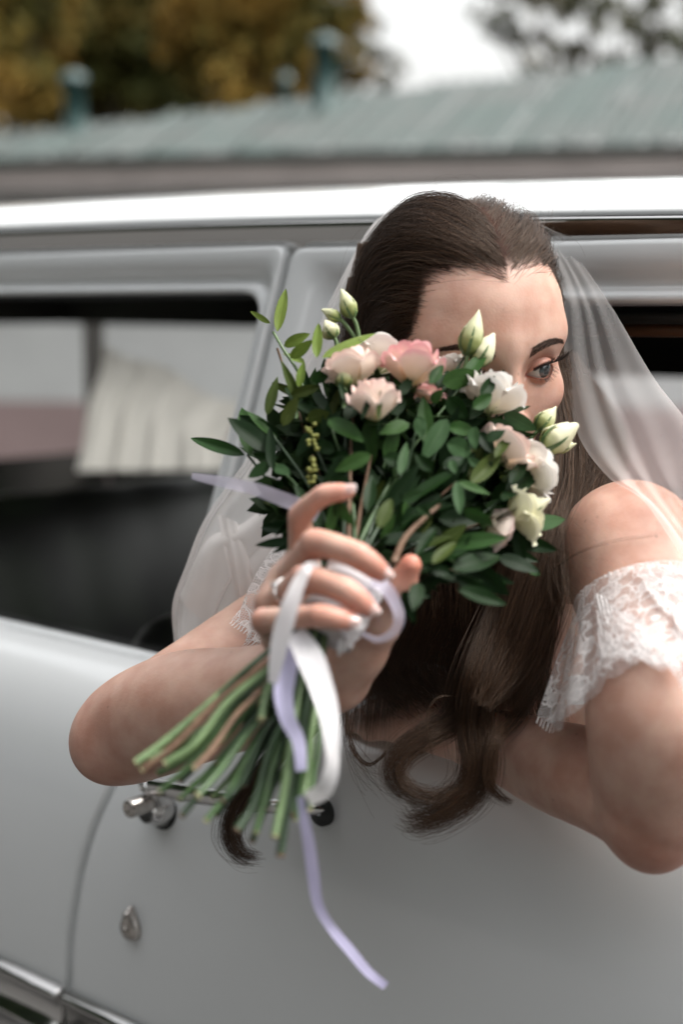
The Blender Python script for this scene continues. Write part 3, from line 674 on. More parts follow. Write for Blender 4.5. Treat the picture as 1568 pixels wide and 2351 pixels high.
def skin_mat():
    m = bpy.data.materials.new('skin'); m.use_nodes = True; n = m.node_tree; b = n.nodes['Principled BSDF']; L = n.links
    a = n.nodes.new('ShaderNodeVertexColor'); a.layer_name = 'tint'
    co = n.nodes.new('ShaderNodeTexCoord').outputs['Object']
    t = n.nodes.new('ShaderNodeTexNoise'); t.inputs['Scale'].default_value = 38; t.inputs['Detail'].default_value = 6; L.new(co, t.inputs['Vector'])
    r = n.nodes.new('ShaderNodeValToRGB'); r.color_ramp.elements[0].position = .35; r.color_ramp.elements[1].position = .68
    r.color_ramp.elements[0].color = (.49, .275, .205, 1); r.color_ramp.elements[1].color = (.61, .40, .315, 1); L.new(t.outputs['Fac'], r.inputs[0])
    # a few freckles
    v = n.nodes.new('ShaderNodeTexVoronoi'); v.inputs['Scale'].default_value = 42; v.inputs['Randomness'].default_value = 1; L.new(co, v.inputs['Vector'])
    fr = n.nodes.new('ShaderNodeMapRange'); fr.inputs['From Min'].default_value = .035; fr.inputs['From Max'].default_value = .075; fr.inputs['To Min'].default_value = .72; L.new(v.outputs['Distance'], fr.inputs['Value'])
    x = n.nodes.new('ShaderNodeMix'); x.data_type = 'RGBA'; x.blend_type = 'MULTIPLY'; x.inputs['Factor'].default_value = 1; L.new(r.outputs[0], x.inputs['A']); L.new(a.outputs[0], x.inputs['B'])
    y = n.nodes.new('ShaderNodeMix'); y.data_type = 'RGBA'; y.blend_type = 'MULTIPLY'; y.inputs['Factor'].default_value = 1; L.new(x.outputs['Result'], y.inputs['A']); L.new(fr.outputs[0], y.inputs['B'])
    L.new(y.outputs['Result'], b.inputs['Base Color'])
    sx = n.nodes.new('ShaderNodeSeparateXYZ'); L.new(a.outputs[0], sx.inputs[0]); ms = n.nodes.new('ShaderNodeMath'); ms.operation = 'MULTIPLY'; ms.inputs[1].default_value = .42; L.new(sx.outputs[0], ms.inputs[0]); L.new(ms.outputs[0], b.inputs['Specular IOR Level'])
    b.inputs['Roughness'].default_value = .46; b.inputs['Specular IOR Level'].default_value = .42
    b.inputs['Subsurface Weight'].default_value = .35; b.inputs['Subsurface Radius'].default_value = (1.0, .35, .2); b.inputs['Subsurface Scale'].default_value = .006
    f = n.nodes.new('ShaderNodeTexNoise'); f.inputs['Scale'].default_value = 480; f.inputs['Detail'].default_value = 3; L.new(co, f.inputs['Vector'])
    u = n.nodes.new('ShaderNodeBump'); u.inputs['Strength'].default_value = .2; u.inputs['Distance'].default_value = .0009; L.new(f.outputs['Fac'], u.inputs['Height']); L.new(u.outputs[0], b.inputs['Normal'])
    return m
M['skin'] = skin_mat()
body = mesh('body', allv, allf, M['skin'], bride)
ca = body.data.color_attributes.new('tint', 'FLOAT_COLOR', 'POINT')
ca.data.foreach_set('color', np.column_stack([np.vstack([bc, col]), np.ones(len(allv))]).astype(np.float32).ravel())

# ---- eyes
def eye_mat():
    m = bpy.data.materials.new('eyeball'); m.use_nodes = True; n = m.node_tree; b = n.nodes['Principled BSDF']
    a = n.nodes.new('ShaderNodeVertexColor'); a.layer_name = 'tint'; n.links.new(a.outputs[0], b.inputs['Base Color'])
    b.inputs['Roughness'].default_value = .18; b.inputs['Coat Weight'].default_value = 1; b.inputs['Coat Roughness'].default_value = .02; return m
M['eye'] = eye_mat()
ga = R_(18); gaze = np.array([math.sin(ga), math.cos(ga), .02]); gaze /= np.linalg.norm(gaze)
for sg in (1, -1):
    a1 = np.cross([0, 0, 1.], gaze); a1 /= np.linalg.norm(a1); a2 = np.cross(gaze, a1)
    th = np.concatenate([np.linspace(0, .62, 44), np.linspace(.65, np.pi, 40)]); ph2 = np.linspace(0, 2*np.pi, 72, endpoint=False)
    rr = ER+.0007*np.exp(-(th/.36)**4)
    d_ = np.cos(th)[:, None, None]*gaze+np.sin(th)[:, None, None]*(np.cos(ph2)[None, :, None]*a1+np.sin(ph2)[None, :, None]*a2)
    v = (EYE*[sg, 1, 1]+d_*rr[:, None, None]).reshape(-1, 3)
    T, PH = np.meshgrid(th, ph2, indexing='ij'); T = T.ravel(); PH = PH.ravel()
    c = np.tile(np.array([.50, .48, .455]), (len(v), 1))
    c -= np.array([.0, .10, .10])*np.clip((T-.7)/.6, 0, 1)[:, None]
    iris = (T < .47); st_ = .75+.25*np.sin(PH*23+3*np.sin(PH*7))*np.sin(PH*41)
    ic = np.array([.09, .12, .13])*st_[:, None]; ic = ic*(1-.75*np.clip((T-.37)/.1, 0, 1))[:, None]; ic = ic*(.45+.55*np.clip((T-.17)/.12, 0, 1))[:, None]
    c = np.where(iris[:, None], ic, c); c = np.where((T < .19)[:, None], .006, c)
    lim = np.clip(1-np.abs(T-.47)/.05, 0, 1)[:, None]; c = c*(1-.7*lim)
    e_ = mesh('eyeball', HW(v), gridf(len(th), 72, False, True), M['eye'], bride)
    cc = e_.data.color_attributes.new('tint', 'FLOAT_COLOR', 'POINT'); cc.data.foreach_set('color', np.column_stack([c, np.ones(len(c))]).astype(np.float32).ravel())

# ---- finger nails, ring
M['nail'] = mat('pale_nail', (.60, .40, .36), .18, Coat_Weight=.6)
M['nailtip'] = mat('white_nail_tip', (.70, .60, .57), .2, Coat_Weight=.6)
def nail(pts, r, up, ln=.0115, wd=.0092):
    a, b = P(*pts[-2]), P(*pts[-1]); t = (b-a)/np.linalg.norm(b-a); up = np.asarray(up, float); up = up-t*(up@t); up /= np.linalg.norm(up); s_ = np.cross(t, up)
    u = np.linspace(-1, 1, 9); w_ = np.linspace(0, 1, 10); g = np.empty((10, 9, 3))
    for i, ww in enumerate(w_):
        wid = wd*.5*(1-.25*(abs(ww-.45)*1.6)**3)*(.86 if i == 0 else 1)*(math.sqrt(max(0, 1-((ww-.72)/.34)**2)) if ww > .8 else 1)
        g[i] = b+t*(ww*ln-ln*.38)[None] if False else (b+t*(ww*ln-ln*.45))[None]+s_[None]*(u*wid)[:, None]+up[None]*(r*(1.02-.10*max(0, ww-.6)**1)-.0028*u**2)[:, None]
    o = MB(); o.add(g.reshape(-1, 3), gridf(10, 9)); o.build('fingernail', [M['nail'], M['nailtip']], bride)
    me = bpy.context.scene.objects[-1].data if False else None
    return g
for nm, up in (('middle', (.45, -.75, .55)), ('ring', (.5, -.7, .5)), ('pinky', (.2, -.8, .55)), ('index', (.35, -.55, .75))):
    pts, rr = fing[nm]; nail(pts, rr[-1]*1.0+.0006, up)
for o in [o for o in bride.children if o.name.startswith('fingernail')]:
    mi = np.zeros(len(o.data.polygons), np.int32); mi.reshape(9, 8)[8:] = 1; o.data.polygons.foreach_set('material_index', mi)
# ------------------------------------------------------------------ hair
def hair_mat(name, c0, c1, rough=.32):
    m = bpy.data.materials.new(name); m.use_nodes = True; n = m.node_tree; b = n.nodes['Principled BSDF']
    i = n.nodes.new('ShaderNodeHairInfo'); r = n.nodes.new('ShaderNodeValToRGB'); e = r.color_ramp.elements
    e[0].color = (*c0, 1); e[1].color = (*c1, 1); x = e.new(.72); x.color = tuple(a*.6+b_*.4 for a, b_ in zip(c0, c1))+(1,)
    n.links.new(i.outputs['Random'], r.inputs[0]); n.links.new(r.outputs[0], b.inputs['Base Color'])
    b.inputs['Roughness'].default_value = rough; b.inputs['Specular IOR Level'].default_value = .5; b.inputs['Specular Tint'].default_value = (1, .82, .68, 1); b.inputs['Anisotropic'].default_value = .6
    return m
M['hair'] = hair_mat('brown_hair', (.014, .0065, .0035), (.108, .056, .030), .38)
M['lash'] = mat('black_lash', (.006, .005, .005), .5)
M['brow'] = hair_mat('brow_hair', (.022, .012, .008), (.05, .028, .018), .5)
def hairs(name, strands, radii, m_, parent):
    """strands: (n, k, 3) world; radii: (n, k)"""
    hc = bpy.data.hair_curves.new(name); n_, k = strands.shape[:2]
    hc.add_curves([k]*n_)
    loc = wloc(parent)
    hc.attributes['position'].data.foreach_set('vector', (strands-loc).astype(np.float32).ravel())
    a = hc.attributes.get('radius') or hc.attributes.new('radius', 'FLOAT', 'POINT')
    a.data.foreach_set('value', np.broadcast_to(radii, (n_, k)).astype(np.float32).ravel())
    o = bpy.data.objects.new(name, hc); COL.objects.link(o); hc.materials.append(m_); o.parent = parent; return o
def hgrad(p, e=.0008):
    g = np.empty_like(p)
    for k in range(3):
        q = p.copy(); q[:, k] += e; r = p.copy(); r[:, k] -= e; g[:, k] = head_sdf(q)-head_sdf(r)
    return g/(np.linalg.norm(g, axis=1)[:, None]+1e-9)
NH, NK = 15000, 30
# roots: directions over the scalp kept where the hairline says hair
dd = RNG.normal(size=(NH*6, 3)); dd[:NH] *= [.07, 1, 1]; dd /= np.linalg.norm(dd, axis=1)[:, None]
rr_ = np.full(len(dd), .17)
for _ in range(40): rr_ -= .7*head_sdf(dd*rr_[:, None])
rp_ = dd*rr_[:, None]
hl_ = hairline(rp_); soft = sstep(-.0065, .0075, hl_+RNG.normal(0, .0012, len(dd)))          # the hairline thins out over a centimetre
keep = (rp_[:, 2] > -.055) & (RNG.random(len(dd)) < soft*np.where(hl_ < .016, 1.0, .5))
keep[:NH] = (RNG.random(NH) < soft[:NH]) & (rp_[:NH, 2] > -.055)
_pk = np.flatnonzero(keep); _pk = np.concatenate([_pk[_pk < NH][:2600], _pk[_pk >= NH]]); rt = rp_[_pk][:NH]; hl_ = hl_[_pk][:NH]; NH = len(rt)
PX = .0025+.0012*np.sin(rt[:, 1]*60)+RNG.normal(0, .0006, NH)
sg = np.where(rt[:, 0] > PX, 1.0, -1.0)
# groups of hairs that lie together make the combed ridges
gid = np.stack([np.sin(rt@np.array(a)*f+ph) for a, f, ph in (((.6, 1, .3), 160, .3), ((.2, .8, -.9), 230, 1.7), ((-.5, .7, .8), 310, 2.9))]).sum(0)
hgt = (.0035+.0055*RNG.random(NH)**1.4+.0019*gid*.6)
hgt = np.maximum(hgt, .0015)
p = rt+0; S_ = np.empty((NH, NK, 3)); S_[:, 0] = p
step = np.linspace(.0045, .0165, NK-1)
jit = RNG.normal(size=(NH, 3))*.10
downL = np.array([0, 0, -1.])@HA.T
prev = None
for k in range(1, NK):
    x = np.abs(p[:, 0]-PX); y, z = p[:, 1], p[:, 2]
    a = sstep(.012, .066, x); b = sstep(.045, -.055, y); low = sstep(.05, -.03, z)
    nearpart = np.exp(-(x/.010)**2)
    D = np.stack([sg*(.62*(1-a)+.0*nearpart), -(.95-.45*b*a), -(.06+1.15*a*(.22+.78*b)+.5*low)], 1)
    D += jit+.10*np.stack([np.sin(gid*2+k*.35), np.cos(gid*1.7+k*.3), np.sin(gid*3)], 1)
    g = hgrad(p); hang = sstep(-.03, -.075, z)[:, None]
    T = D-g*(D*g).sum(1)[:, None]*.98; T /= np.linalg.norm(T, axis=1)[:, None]+1e-9
    T = T*(1-hang)+(downL+jit*.6+np.stack([sg*.10, -.05+0*sg, 0*sg], 1))*hang; T /= np.linalg.norm(T, axis=1)[:, None]
    if prev is not None: T = .55*T+.45*prev; T /= np.linalg.norm(T, axis=1)[:, None]
    prev = T; p = p+T*step[k-1]
    ht = hgt*min(1, k/4)*(.55+.9*sstep(.0, .07, np.linalg.norm(p-rt, axis=1)))*(np.clip(hl_/.02+.45, 0, 1) if k < 5 else 1)
    d = head_sdf(p); g = hgrad(p); corr = np.clip(ht-d, -.006, .02)*np.where(z > -.06, 1, (d < ht)*1.0)
    p = p+g*corr[:, None]; S_[:, k] = p
hairobj = hairs('hair', HW(S_.reshape(-1, 3)).reshape(S_.shape), np.linspace(1, .7, NK)[None]*.000105*RNG.uniform(.7, 1.3, (NH, 1)), M['hair'], bride)
# fly-away hairs
NF = 240
idx = RNG.integers(0, NH, NF*6); idx = idx[(rt[idx, 2] > .045)][:NF]; F_ = S_[idx, :17].copy(); tt_ = np.linspace(0, 1, 17)
amp = RNG.uniform(.001, .012, len(idx))**1.0; G0 = hgrad(F_[:, 6])
for i in range(len(idx)):
    F_[i] += G0[i]*(amp[i]*np.sin(tt_*np.pi*RNG.uniform(.6, 1.5))**1)[:, None]+RNG.normal(size=3)*.006*(tt_**2)[:, None]
hairs('stray_hair', HW(F_.reshape(-1, 3)).reshape(F_.shape), np.full((len(idx), 17), .000042), M['hair'], bride)
CURLS = [([(1062, 462), (1010, 430), (1000, 410), (1040, 402), (1075, 440)], 1.2), ([(1100, 452), (1110, 420), (1085, 402), (1050, 402)], 1.2), ([(985, 470), (930, 445), (898, 405)], 1.24), ([(1230, 520), (1262, 515), (1270, 480), (1255, 530), (1230, 570)], 1.18), ([(1280, 560), (1310, 545), (1330, 500), (1345, 480)], 1.2), ([(845, 690), (870, 720), (880, 745), (860, 775), (815, 790)], 1.2), ([(1240, 500), (1290, 530), (1330, 560), (1345, 590)], 1.19)]
C_ = np.stack([spline(PP([(a, b, d) for a, b in c]), 24) for c, d in CURLS])
hairs('stray_hair', C_, np.full((len(C_), 24), .00005), M['hair'], bride)
LS, LR = [], []
def lock(ctrl, r0, r1, n, wave=.003, wf=2.0, k=36, rad=.000125, tip=.25, flat=.6, loose=.0):
    c = spline(np.array([np.append(P(*q[:3]), q[3] if len(q) > 3 else 1.0) for q in ctrl]), k); cw = c[:, 3]; c = c[:, :3]
    t, a, b = frames(c); u = np.linspace(0, 1, k)
    th = RNG.uniform(0, 2*np.pi, n); q = np.sqrt(RNG.random(n)); ax = np.cos(th)*q; bx = np.sin(th)*q*flat
    R = (r0+(r1-r0)*u)*cw*np.where(u > 1-tip, 1-.75*((u-(1-tip))/tip)**1.5, 1)
    tw = RNG.normal(0, .25, n)[:, None]*u[None]*2
    A = ax[:, None]*np.cos(tw)-bx[:, None]*np.sin(tw); Bq = ax[:, None]*np.sin(tw)+bx[:, None]*np.cos(tw)
    cl = np.round(ax*3)+7*np.round(bx*3)
    ph = cl*1.3+RNG.normal(0, .35, n)
    wv = wave*np.sin(2*np.pi*wf*u[None]+ph[:, None])*u[None]**.5
    s = c[None]+a[None]*(A*R[None]+wv)[..., None]+b[None]*(Bq*R[None]+.6*wave*np.cos(2*np.pi*wf*u[None]+ph[:, None]*1.7)*u[None]**.5)[..., None]
    out = RNG.random(n) < .10; s[out] += ((a[None]*RNG.normal(0, .5, (n, 1))[..., None]+b[None]*RNG.normal(0, .5, (n, 1))[..., None])*(R*1.3+.002)[None, :, None]*(u**.7)[None, :, None])[out]
    if loose: s = s+RNG.normal(size=(n, 1, 3))*loose*(u[None, :, None]**2)
    # uneven ends: resample each hair to its own length
    L = 1-tip*RNG.random(n)**1.5*.9
    for i in range(n):
        uu = u*L[i]; s[i] = np.stack([np.interp(uu, u, s[i][:, j]) for j in range(3)], 1)
    LS.append(s); LR.append(np.broadcast_to(rad*np.linspace(1, .55, k)[None]*RNG.uniform(.7, 1.3, (n, 1)), (n, k)))
# behind the cheek and down in front of her left shoulder
lock([(1285, 820, 1.235), (1322, 960, 1.215), (1330, 1090, 1.185), (1285, 1260, 1.13), (1235, 1420, 1.115), (1190, 1560, 1.11), (1150, 1640, 1.115)], .020, .022, 650, .004, 1.4)
lock([(1270, 860, 1.225), (1300, 1000, 1.195), (1290, 1150, 1.16), (1240, 1330, 1.125), (1170, 1500, 1.11), (1100, 1620, 1.085)], .020, .020, 650, .004, 1.3)
lock([(1260, 900, 1.215), (1265, 1050, 1.18), (1235, 1220, 1.155), (1170, 1400, 1.14), (1105, 1560, 1.10), (1088, 1660, 1.105), (1098, 1750, 1.095), (1080, 1815, 1.092), (1022, 1862, 1.090), (962, 1885, 1.092), (935, 1868, 1.090)], .020, .013, 900, .003, 1.8, k=52, tip=.32, loose=.005, flat=.45)
lock([(1240, 1000, 1.19), (1210, 1200, 1.17), (1150, 1400, 1.155), (1090, 1540, 1.12), (1040, 1650, 1.115), (978, 1690, 1.102), (926, 1728, 1.095), (905, 1775, 1.090), (935, 1815, 1.088), (1000, 1832, 1.086), (1050, 1806, 1.090)], .018, .0075, 460, .0022, 1.6, k=56, tip=.34, loose=.004, flat=.5)
lock([(1275, 800, 1.255), (1350, 900, 1.235), (1400, 1000, 1.205), (1385, 1100, 1.18), (1325, 1210, 1.15), (1270, 1330, 1.13)], .016, .016, 420, .005, 1.4, k=38, loose=.004)
# the dark curtain of hair under the flowers
for x0, x1, d1 in ((1215, 1235, 1.13), (1170, 1180, 1.14), (1120, 1110, 1.15), (1070, 1050, 1.16), (1020, 985, 1.17), (970, 930, 1.175), (920, 880, 1.18), (880, 830, 1.185)):
    low = x1 > 1000; sw = random.uniform(-22, 22)
    lock([(x0, 1080, 1.215), (x0+5+sw, 1230, 1.19), ((x0*.5+x1*.5)-sw, 1400, 1.175), (x1+sw, 1530, d1+.02), (x1+(20 if low else 60), 1640 if low else 1590, d1+(.035 if low else .045)), (x1+(40 if low else 110), 1740 if low else 1640, d1+(.05 if low else .06))], .017, .012 if low else .010, 480, .006, 1.6, k=26, tip=.6, loose=.006)
lock([(1250, 1250, 1.180), (1255, 1400, 1.165), (1235, 1540, 1.150), (1190, 1640, 1.125), (1140, 1700, 1.090), (1122, 1790, 1.080), (1150, 1830, 1.080), (1178, 1843, 1.085)], .010, .003, 160, .002, 1.2, tip=.2)
# thin wisps over the door and the shoulder
lock([(800, 1560, 1.200), (795, 1650, 1.160), (812, 1725, 1.140), (845, 1755, 1.135), (876, 1738, 1.130), (886, 1722, 1.130)], .003, .001, 40, .001, 1, tip=.1)
lock([(790, 1600, 1.200), (800, 1700, 1.150), (835, 1765, 1.130), (880, 1800, 1.125), (900, 1800, 1.125)], .004, .003, 26, .003, 1, tip=.4, loose=.01)
lock([(1070, 1600, 1.110), (1010, 1600, 1.100), (985, 1630, 1.095), (983, 1690, 1.090), (995, 1745, 1.090)], .0016, .0006, 7, .0006, 1, tip=.1)
lock([(1240, 1330, 1.13), (1330, 1270, 1.09), (1420, 1240, 1.07), (1505, 1228, 1.06), (1520, 1212, 1.058), (1512, 1195, 1.06)], .0024, .0012, 7, .002, 1, tip=.3, rad=.00006, loose=.002)
lock([(1225, 1180, 1.16), (1270, 1290, 1.115), (1310, 1360, 1.085), (1345, 1390, 1.065)], .004, .002, 40, .003, 1, rad=.00006, loose=.01)
for _ in range(26):
    x0 = random.uniform(1240, 1330); y0 = random.uniform(1130, 1260); x1 = random.uniform(1300, 1480); y1 = y0+random.uniform(30, 240)
    lock([(x0, y0, 1.13), ((x0+x1)/2+random.uniform(-20, 20), (y0+y1)/2-random.uniform(0, 40), 1.085), (x1, y1, 1.065)], .001, .006, 3, .003, 1, rad=.000038, loose=.012)
for _ in range(9):
    x0 = random.uniform(1255, 1300); lock([(x0, 1150, 1.14), (x0+random.uniform(0, 40), 1350, 1.08), (x0+random.uniform(10, 60), 1450, 1.045), (x0+random.uniform(-10, 40), 1560, 1.04), (x0+random.uniform(0, 80), 1640, 1.045)], .002, .002, 3, .004, 1, rad=.00005)
# the dark tuft that hangs below the stems
lock([(830, 1500, 1.25), (740, 1640, 1.27), (610, 1760, 1.27), (545, 1850, 1.27), (530, 1915, 1.27), (552, 1960, 1.265), (592, 1972, 1.265)], .013, .013, 460, .002, 1, tip=.26, loose=.003)
# beside the neck at the left, behind the flowers
lock([(835, 640, 1.26), (815, 760, 1.26), (815, 900, 1.27), (840, 1060, 1.27), (860, 1250, 1.26)], .018, .022, 500, .003, 1.2)
lock([(850, 560, 1.255), (832, 680, 1.245), (830, 800, 1.24), (850, 950, 1.24)], .012, .018, 420, .002, 1.2)
for k in sorted({s.shape[1] for s in LS}):
    hairs('hair_lock', np.vstack([s for s in LS if s.shape[1] == k]), np.vstack([r for s, r in zip(LS, LR) if s.shape[1] == k]), M['hair'], bride)

# brows and lashes
def on_face(x, z, y0=.12):
    p = np.stack([x, np.full_like(x, y0), z], 1)
    for _ in range(40): p[:, 1] -= head_sdf(p)*.8
    return p
bs, ls_, lr_ = [], [], []
for sg_ in (1, -1):
    nb = 560; u = RNG.random(nb); wv = RNG.uniform(-1, 1, nb)
    x = .0150+.040*u; z = .0165+.0072*np.sin(np.pi*np.clip(u*.78+.02, 0, 1))**.9-.0005*u + wv*.0046*(1-.66*u**1.5)
    r0 = on_face(x, z); ang = np.interp(u, [0, .3, .7, 1], [1.15, .75, .2, -.35])-wv*.35+RNG.normal(0, .12, nb)
    ln = .0062*(1-.3*u)*RNG.uniform(.6, 1.2, nb); s = np.empty((nb, 6, 3))
    for k in range(6):
        t_ = k/5; xx = x+np.cos(ang-.5*t_)*ln*t_; zz_ = z+np.sin(ang-.5*t_)*ln*t_; q = on_face(xx, zz_); q[:, 1] += .0006*np.sin(np.pi*(.15+.7*t_)); s[:, k] = q
    s[..., 0] *= sg_; bs.append(s)
    # lashes
    for upp, n_, L0 in ((True, 120, .0118), (False, 46, .0052)):
        u = np.sort(RNG.uniform(-.0095, .0135, n_)) if upp else np.sort(RNG.uniform(-.006, .0135, n_)); up_, lw_ = lids(u)
        v0 = up_+.0003 if upp else lw_-.0004
        w0 = np.sqrt(np.maximum(.0141**2-.92*(u**2+v0**2), 1e-6))
        tt = np.linspace(0, 1, 7); x_ = (u+.0132)/.0272; L_ = L0*(.62+.55*x_)*RNG.uniform(.8, 1.15, n_)
        out = np.clip(u/.012, -.6, 1.2)
        s = np.empty((n_, 7, 3))
        for k, t_ in enumerate(tt):
            if upp: du = L_*t_*(.25+.62*out); dv = L_*(-.12*t_+.62*t_**2); dw = L_*(.82*t_-.22*t_**2)
            else: du = L_*t_*(.12+.5*out); dv = -L_*(.55*t_+.1*t_**2); dw = L_*(.62*t_-.12*t_**2)
            s[:, k] = eye_unframe(u+du+RNG.normal(0, .0003, n_)*t_, v0+dv, w0+dw, sg_)
        ls_.append(s); lr_.append(np.broadcast_to(np.linspace(1, .25, 7)[None]*(.00019 if upp else .00010), (n_, 7)))
b_ = np.vstack(bs); hairs('eyebrow', HW(b_.reshape(-1, 3)).reshape(b_.shape), np.linspace(1, .35, 6)[None]*.00010, M['brow'], bride)
l_ = np.vstack(ls_); hairs('eyelash', HW(l_.reshape(-1, 3)).reshape(l_.shape), np.vstack(lr_), M['lash'], bride)
# ------------------------------------------------------------------ the bouquet
def uvmat(name, stops, rough=.5, noise=0.0, trans=.25, sss=0.0, nscale=160):
    """colour along the UV's second axis (base to edge)"""
    m = bpy.data.materials.new(name); m.use_nodes = True; n = m.node_tree; b = n.nodes['Principled BSDF']; L = n.links
    uv = n.nodes.new('ShaderNodeUVMap'); sp = n.nodes.new('ShaderNodeSeparateXYZ'); L.new(uv.outputs[0], sp.inputs[0])
    t = n.nodes.new('ShaderNodeTexNoise'); t.inputs['Scale'].default_value = nscale; t.inputs['Detail'].default_value = 3
    L.new(n.nodes.new('ShaderNodeTexCoord').outputs['Object'], t.inputs['Vector'])
    ad = n.nodes.new('ShaderNodeMath'); ad.operation = 'MULTIPLY_ADD'; L.new(t.outputs['Fac'], ad.inputs[0]); ad.inputs[1].default_value = noise; L.new(sp.outputs['Y'], ad.inputs[2])
    su = n.nodes.new('ShaderNodeMath'); su.operation = 'SUBTRACT'; L.new(ad.outputs[0], su.inputs[0]); su.inputs[1].default_value = noise*.5
    r = n.nodes.new('ShaderNodeValToRGB'); e = r.color_ramp.elements
    for i, (p_, c) in enumerate(stops):
        x = e[i] if i < 2 else e.new(p_)
        x.position = p_; x.color = (*c, 1)
    L.new(su.outputs[0], r.inputs[0]); L.new(r.outputs[0], b.inputs['Base Color']); b.inputs['Roughness'].default_value = rough
    b.inputs['Specular IOR Level'].default_value = .3
    o = n.nodes['Material Output']; tl = n.nodes.new('ShaderNodeBsdfTranslucent'); mx = n.nodes.new('ShaderNodeMixShader'); mx.inputs[0].default_value = trans
    L.new(r.outputs[0], tl.inputs[0]); L.new(b.outputs[0], mx.inputs[1]); L.new(tl.outputs[0], mx.inputs[2]); L.new(mx.outputs[0], o.inputs[0])
    return m
def leafm(name, c, c2, rough=.5):
    m = bpy.data.materials.new(name); m.use_nodes = True; n = m.node_tree; b = n.nodes['Principled BSDF']; L = n.links
    uv = n.nodes.new('ShaderNodeUVMap'); sp = n.nodes.new('ShaderNodeSeparateXYZ'); L.new(uv.outputs[0], sp.inputs[0])
    ob = n.nodes.new('ShaderNodeObjectInfo'); x = n.nodes.new('ShaderNodeMix'); x.data_type = 'RGBA'; x.inputs['A'].default_value = (*c, 1); x.inputs['B'].default_value = (*c2, 1); L.new(ob.outputs['Random'], x.inputs['Factor'])
    # paler midrib
    a = n.nodes.new('ShaderNodeMath'); a.operation = 'ABSOLUTE'; L.new(sp.outputs['X'], a.inputs[0])
    mr = n.nodes.new('ShaderNodeMapRange'); mr.inputs['From Min'].default_value = .0; mr.inputs['From Max'].default_value = .07; mr.inputs['To Min'].default_value = .5; mr.inputs['To Max'].default_value = 0; L.new(a.outputs[0], mr.inputs['Value'])
    y = n.nodes.new('ShaderNodeMix'); y.data_type = 'RGBA'; L.new(mr.outputs[0], y.inputs['Factor']); L.new(x.outputs['Result'], y.inputs['A']); y.inputs['B'].default_value = (c[0]*2+.02, c[1]*1.7+.02, c[2]*2+.01, 1)
    t = n.nodes.new('ShaderNodeTexNoise'); t.inputs['Scale'].default_value = 5; t.inputs['Detail'].default_value = 5; L.new(n.nodes.new('ShaderNodeTexCoord').outputs['Object'], t.inputs['Vector'])
    z = n.nodes.new('ShaderNodeMix'); z.data_type = 'RGBA'; z.blend_type = 'MULTIPLY'; z.inputs['Factor'].default_value = .5; L.new(y.outputs['Result'], z.inputs['A']); L.new(t.outputs['Fac'], z.inputs['B'])
    L.new(z.outputs['Result'], b.inputs['Base Color']); b.inputs['Roughness'].default_value = rough; b.inputs['Specular IOR Level'].default_value = .13
    o = n.nodes['Material Output']; tl = n.nodes.new('ShaderNodeBsdfTranslucent'); mx = n.nodes.new('ShaderNodeMixShader'); mx.inputs[0].default_value = .22
    L.new(z.outputs['Result'], tl.inputs[0]); L.new(b.outputs[0], mx.inputs[1]); L.new(tl.outputs[0], mx.inputs[2]); L.new(mx.outputs[0], o.inputs[0]); return m
M['leaf_shaded'] = leafm('shaded_green_leaf', (.006, .021, .005), (.014, .042, .009))  # green darkened to carry the shade inside and low in the bouquet
M['leaf_mid'] = leafm('green_leaf', (.026, .075, .017), (.045, .105, .024))
M['leaf_young'] = leafm('fresh_yellow_green_leaf', (.15, .23, .038), (.19, .26, .05))
M['leaf_olive'] = leafm('olive_leaf', (.055, .085, .016), (.07, .09, .02))
M['leaf_grey'] = leafm('grey_green_leaf', (.040, .092, .032), (.055, .115, .045), .55)
M['rose'] = uvmat('pink_rose_petal', [(0, (.62, .55, .32)), (.28, (.78, .62, .46)), (.72, (.84, .66, .57)), (1, (.83, .42, .44))], noise=.35)
M['rose_pale'] = uvmat('blush_rose_petal', [(0, (.62, .58, .36)), (.3, (.82, .70, .57)), (.8, (.86, .74, .66)), (1, (.84, .62, .56))], noise=.3)
M['white_petal'] = uvmat('white_petal', [(0, (.60, .62, .38)), (.3, (.80, .74, .62)), (1, (.86, .83, .80))], noise=.2)
M['cream_petal'] = uvmat('cream_petal', [(0, (.42, .50, .18)), (.35, (.72, .70, .48)), (1, (.82, .80, .60))], noise=.25)
M['bud'] = uvmat('green_cream_bud', [(0, (.18, .25, .07)), (.25, (.38, .42, .16)), (.6, (.66, .66, .42)), (1, (.74, .74, .52))], noise=.25)
M['sepal'] = mat('green_sepal', (.10, .17, .06), .5, noise=(60, .3))
M['stem'] = mat('green_stem', (.06, .125, .035), .42, noise=(40, .45), bump=(300, .15))
M['stem_pale'] = mat('pale_green_stem', (.125, .20, .075), .45, noise=(40, .35), bump=(300, .15))
M['stem_dark'] = mat('dark_green_stem', (.02, .05, .015), .45, noise=(40, .4), bump=(300, .15))
M['twig'] = mat('brown_twig', (.19, .11, .065), .7, noise=(50, .4), bump=(200, .4))
M['cut'] = mat('cut_stem_end', (.42, .40, .22), .8, noise=(300, .5))
bq_at = P(770, 1375, .955)
bq = empty('bouquet', tuple(bq_at), 'bridal bouquet of pink roses, cream buds and dark leaves tied with white ribbon', 'bouquet')
def bd(x, y): return .965+(1300-y)/500*.100+.05*((x-870)/300)**2
LEAFM = []
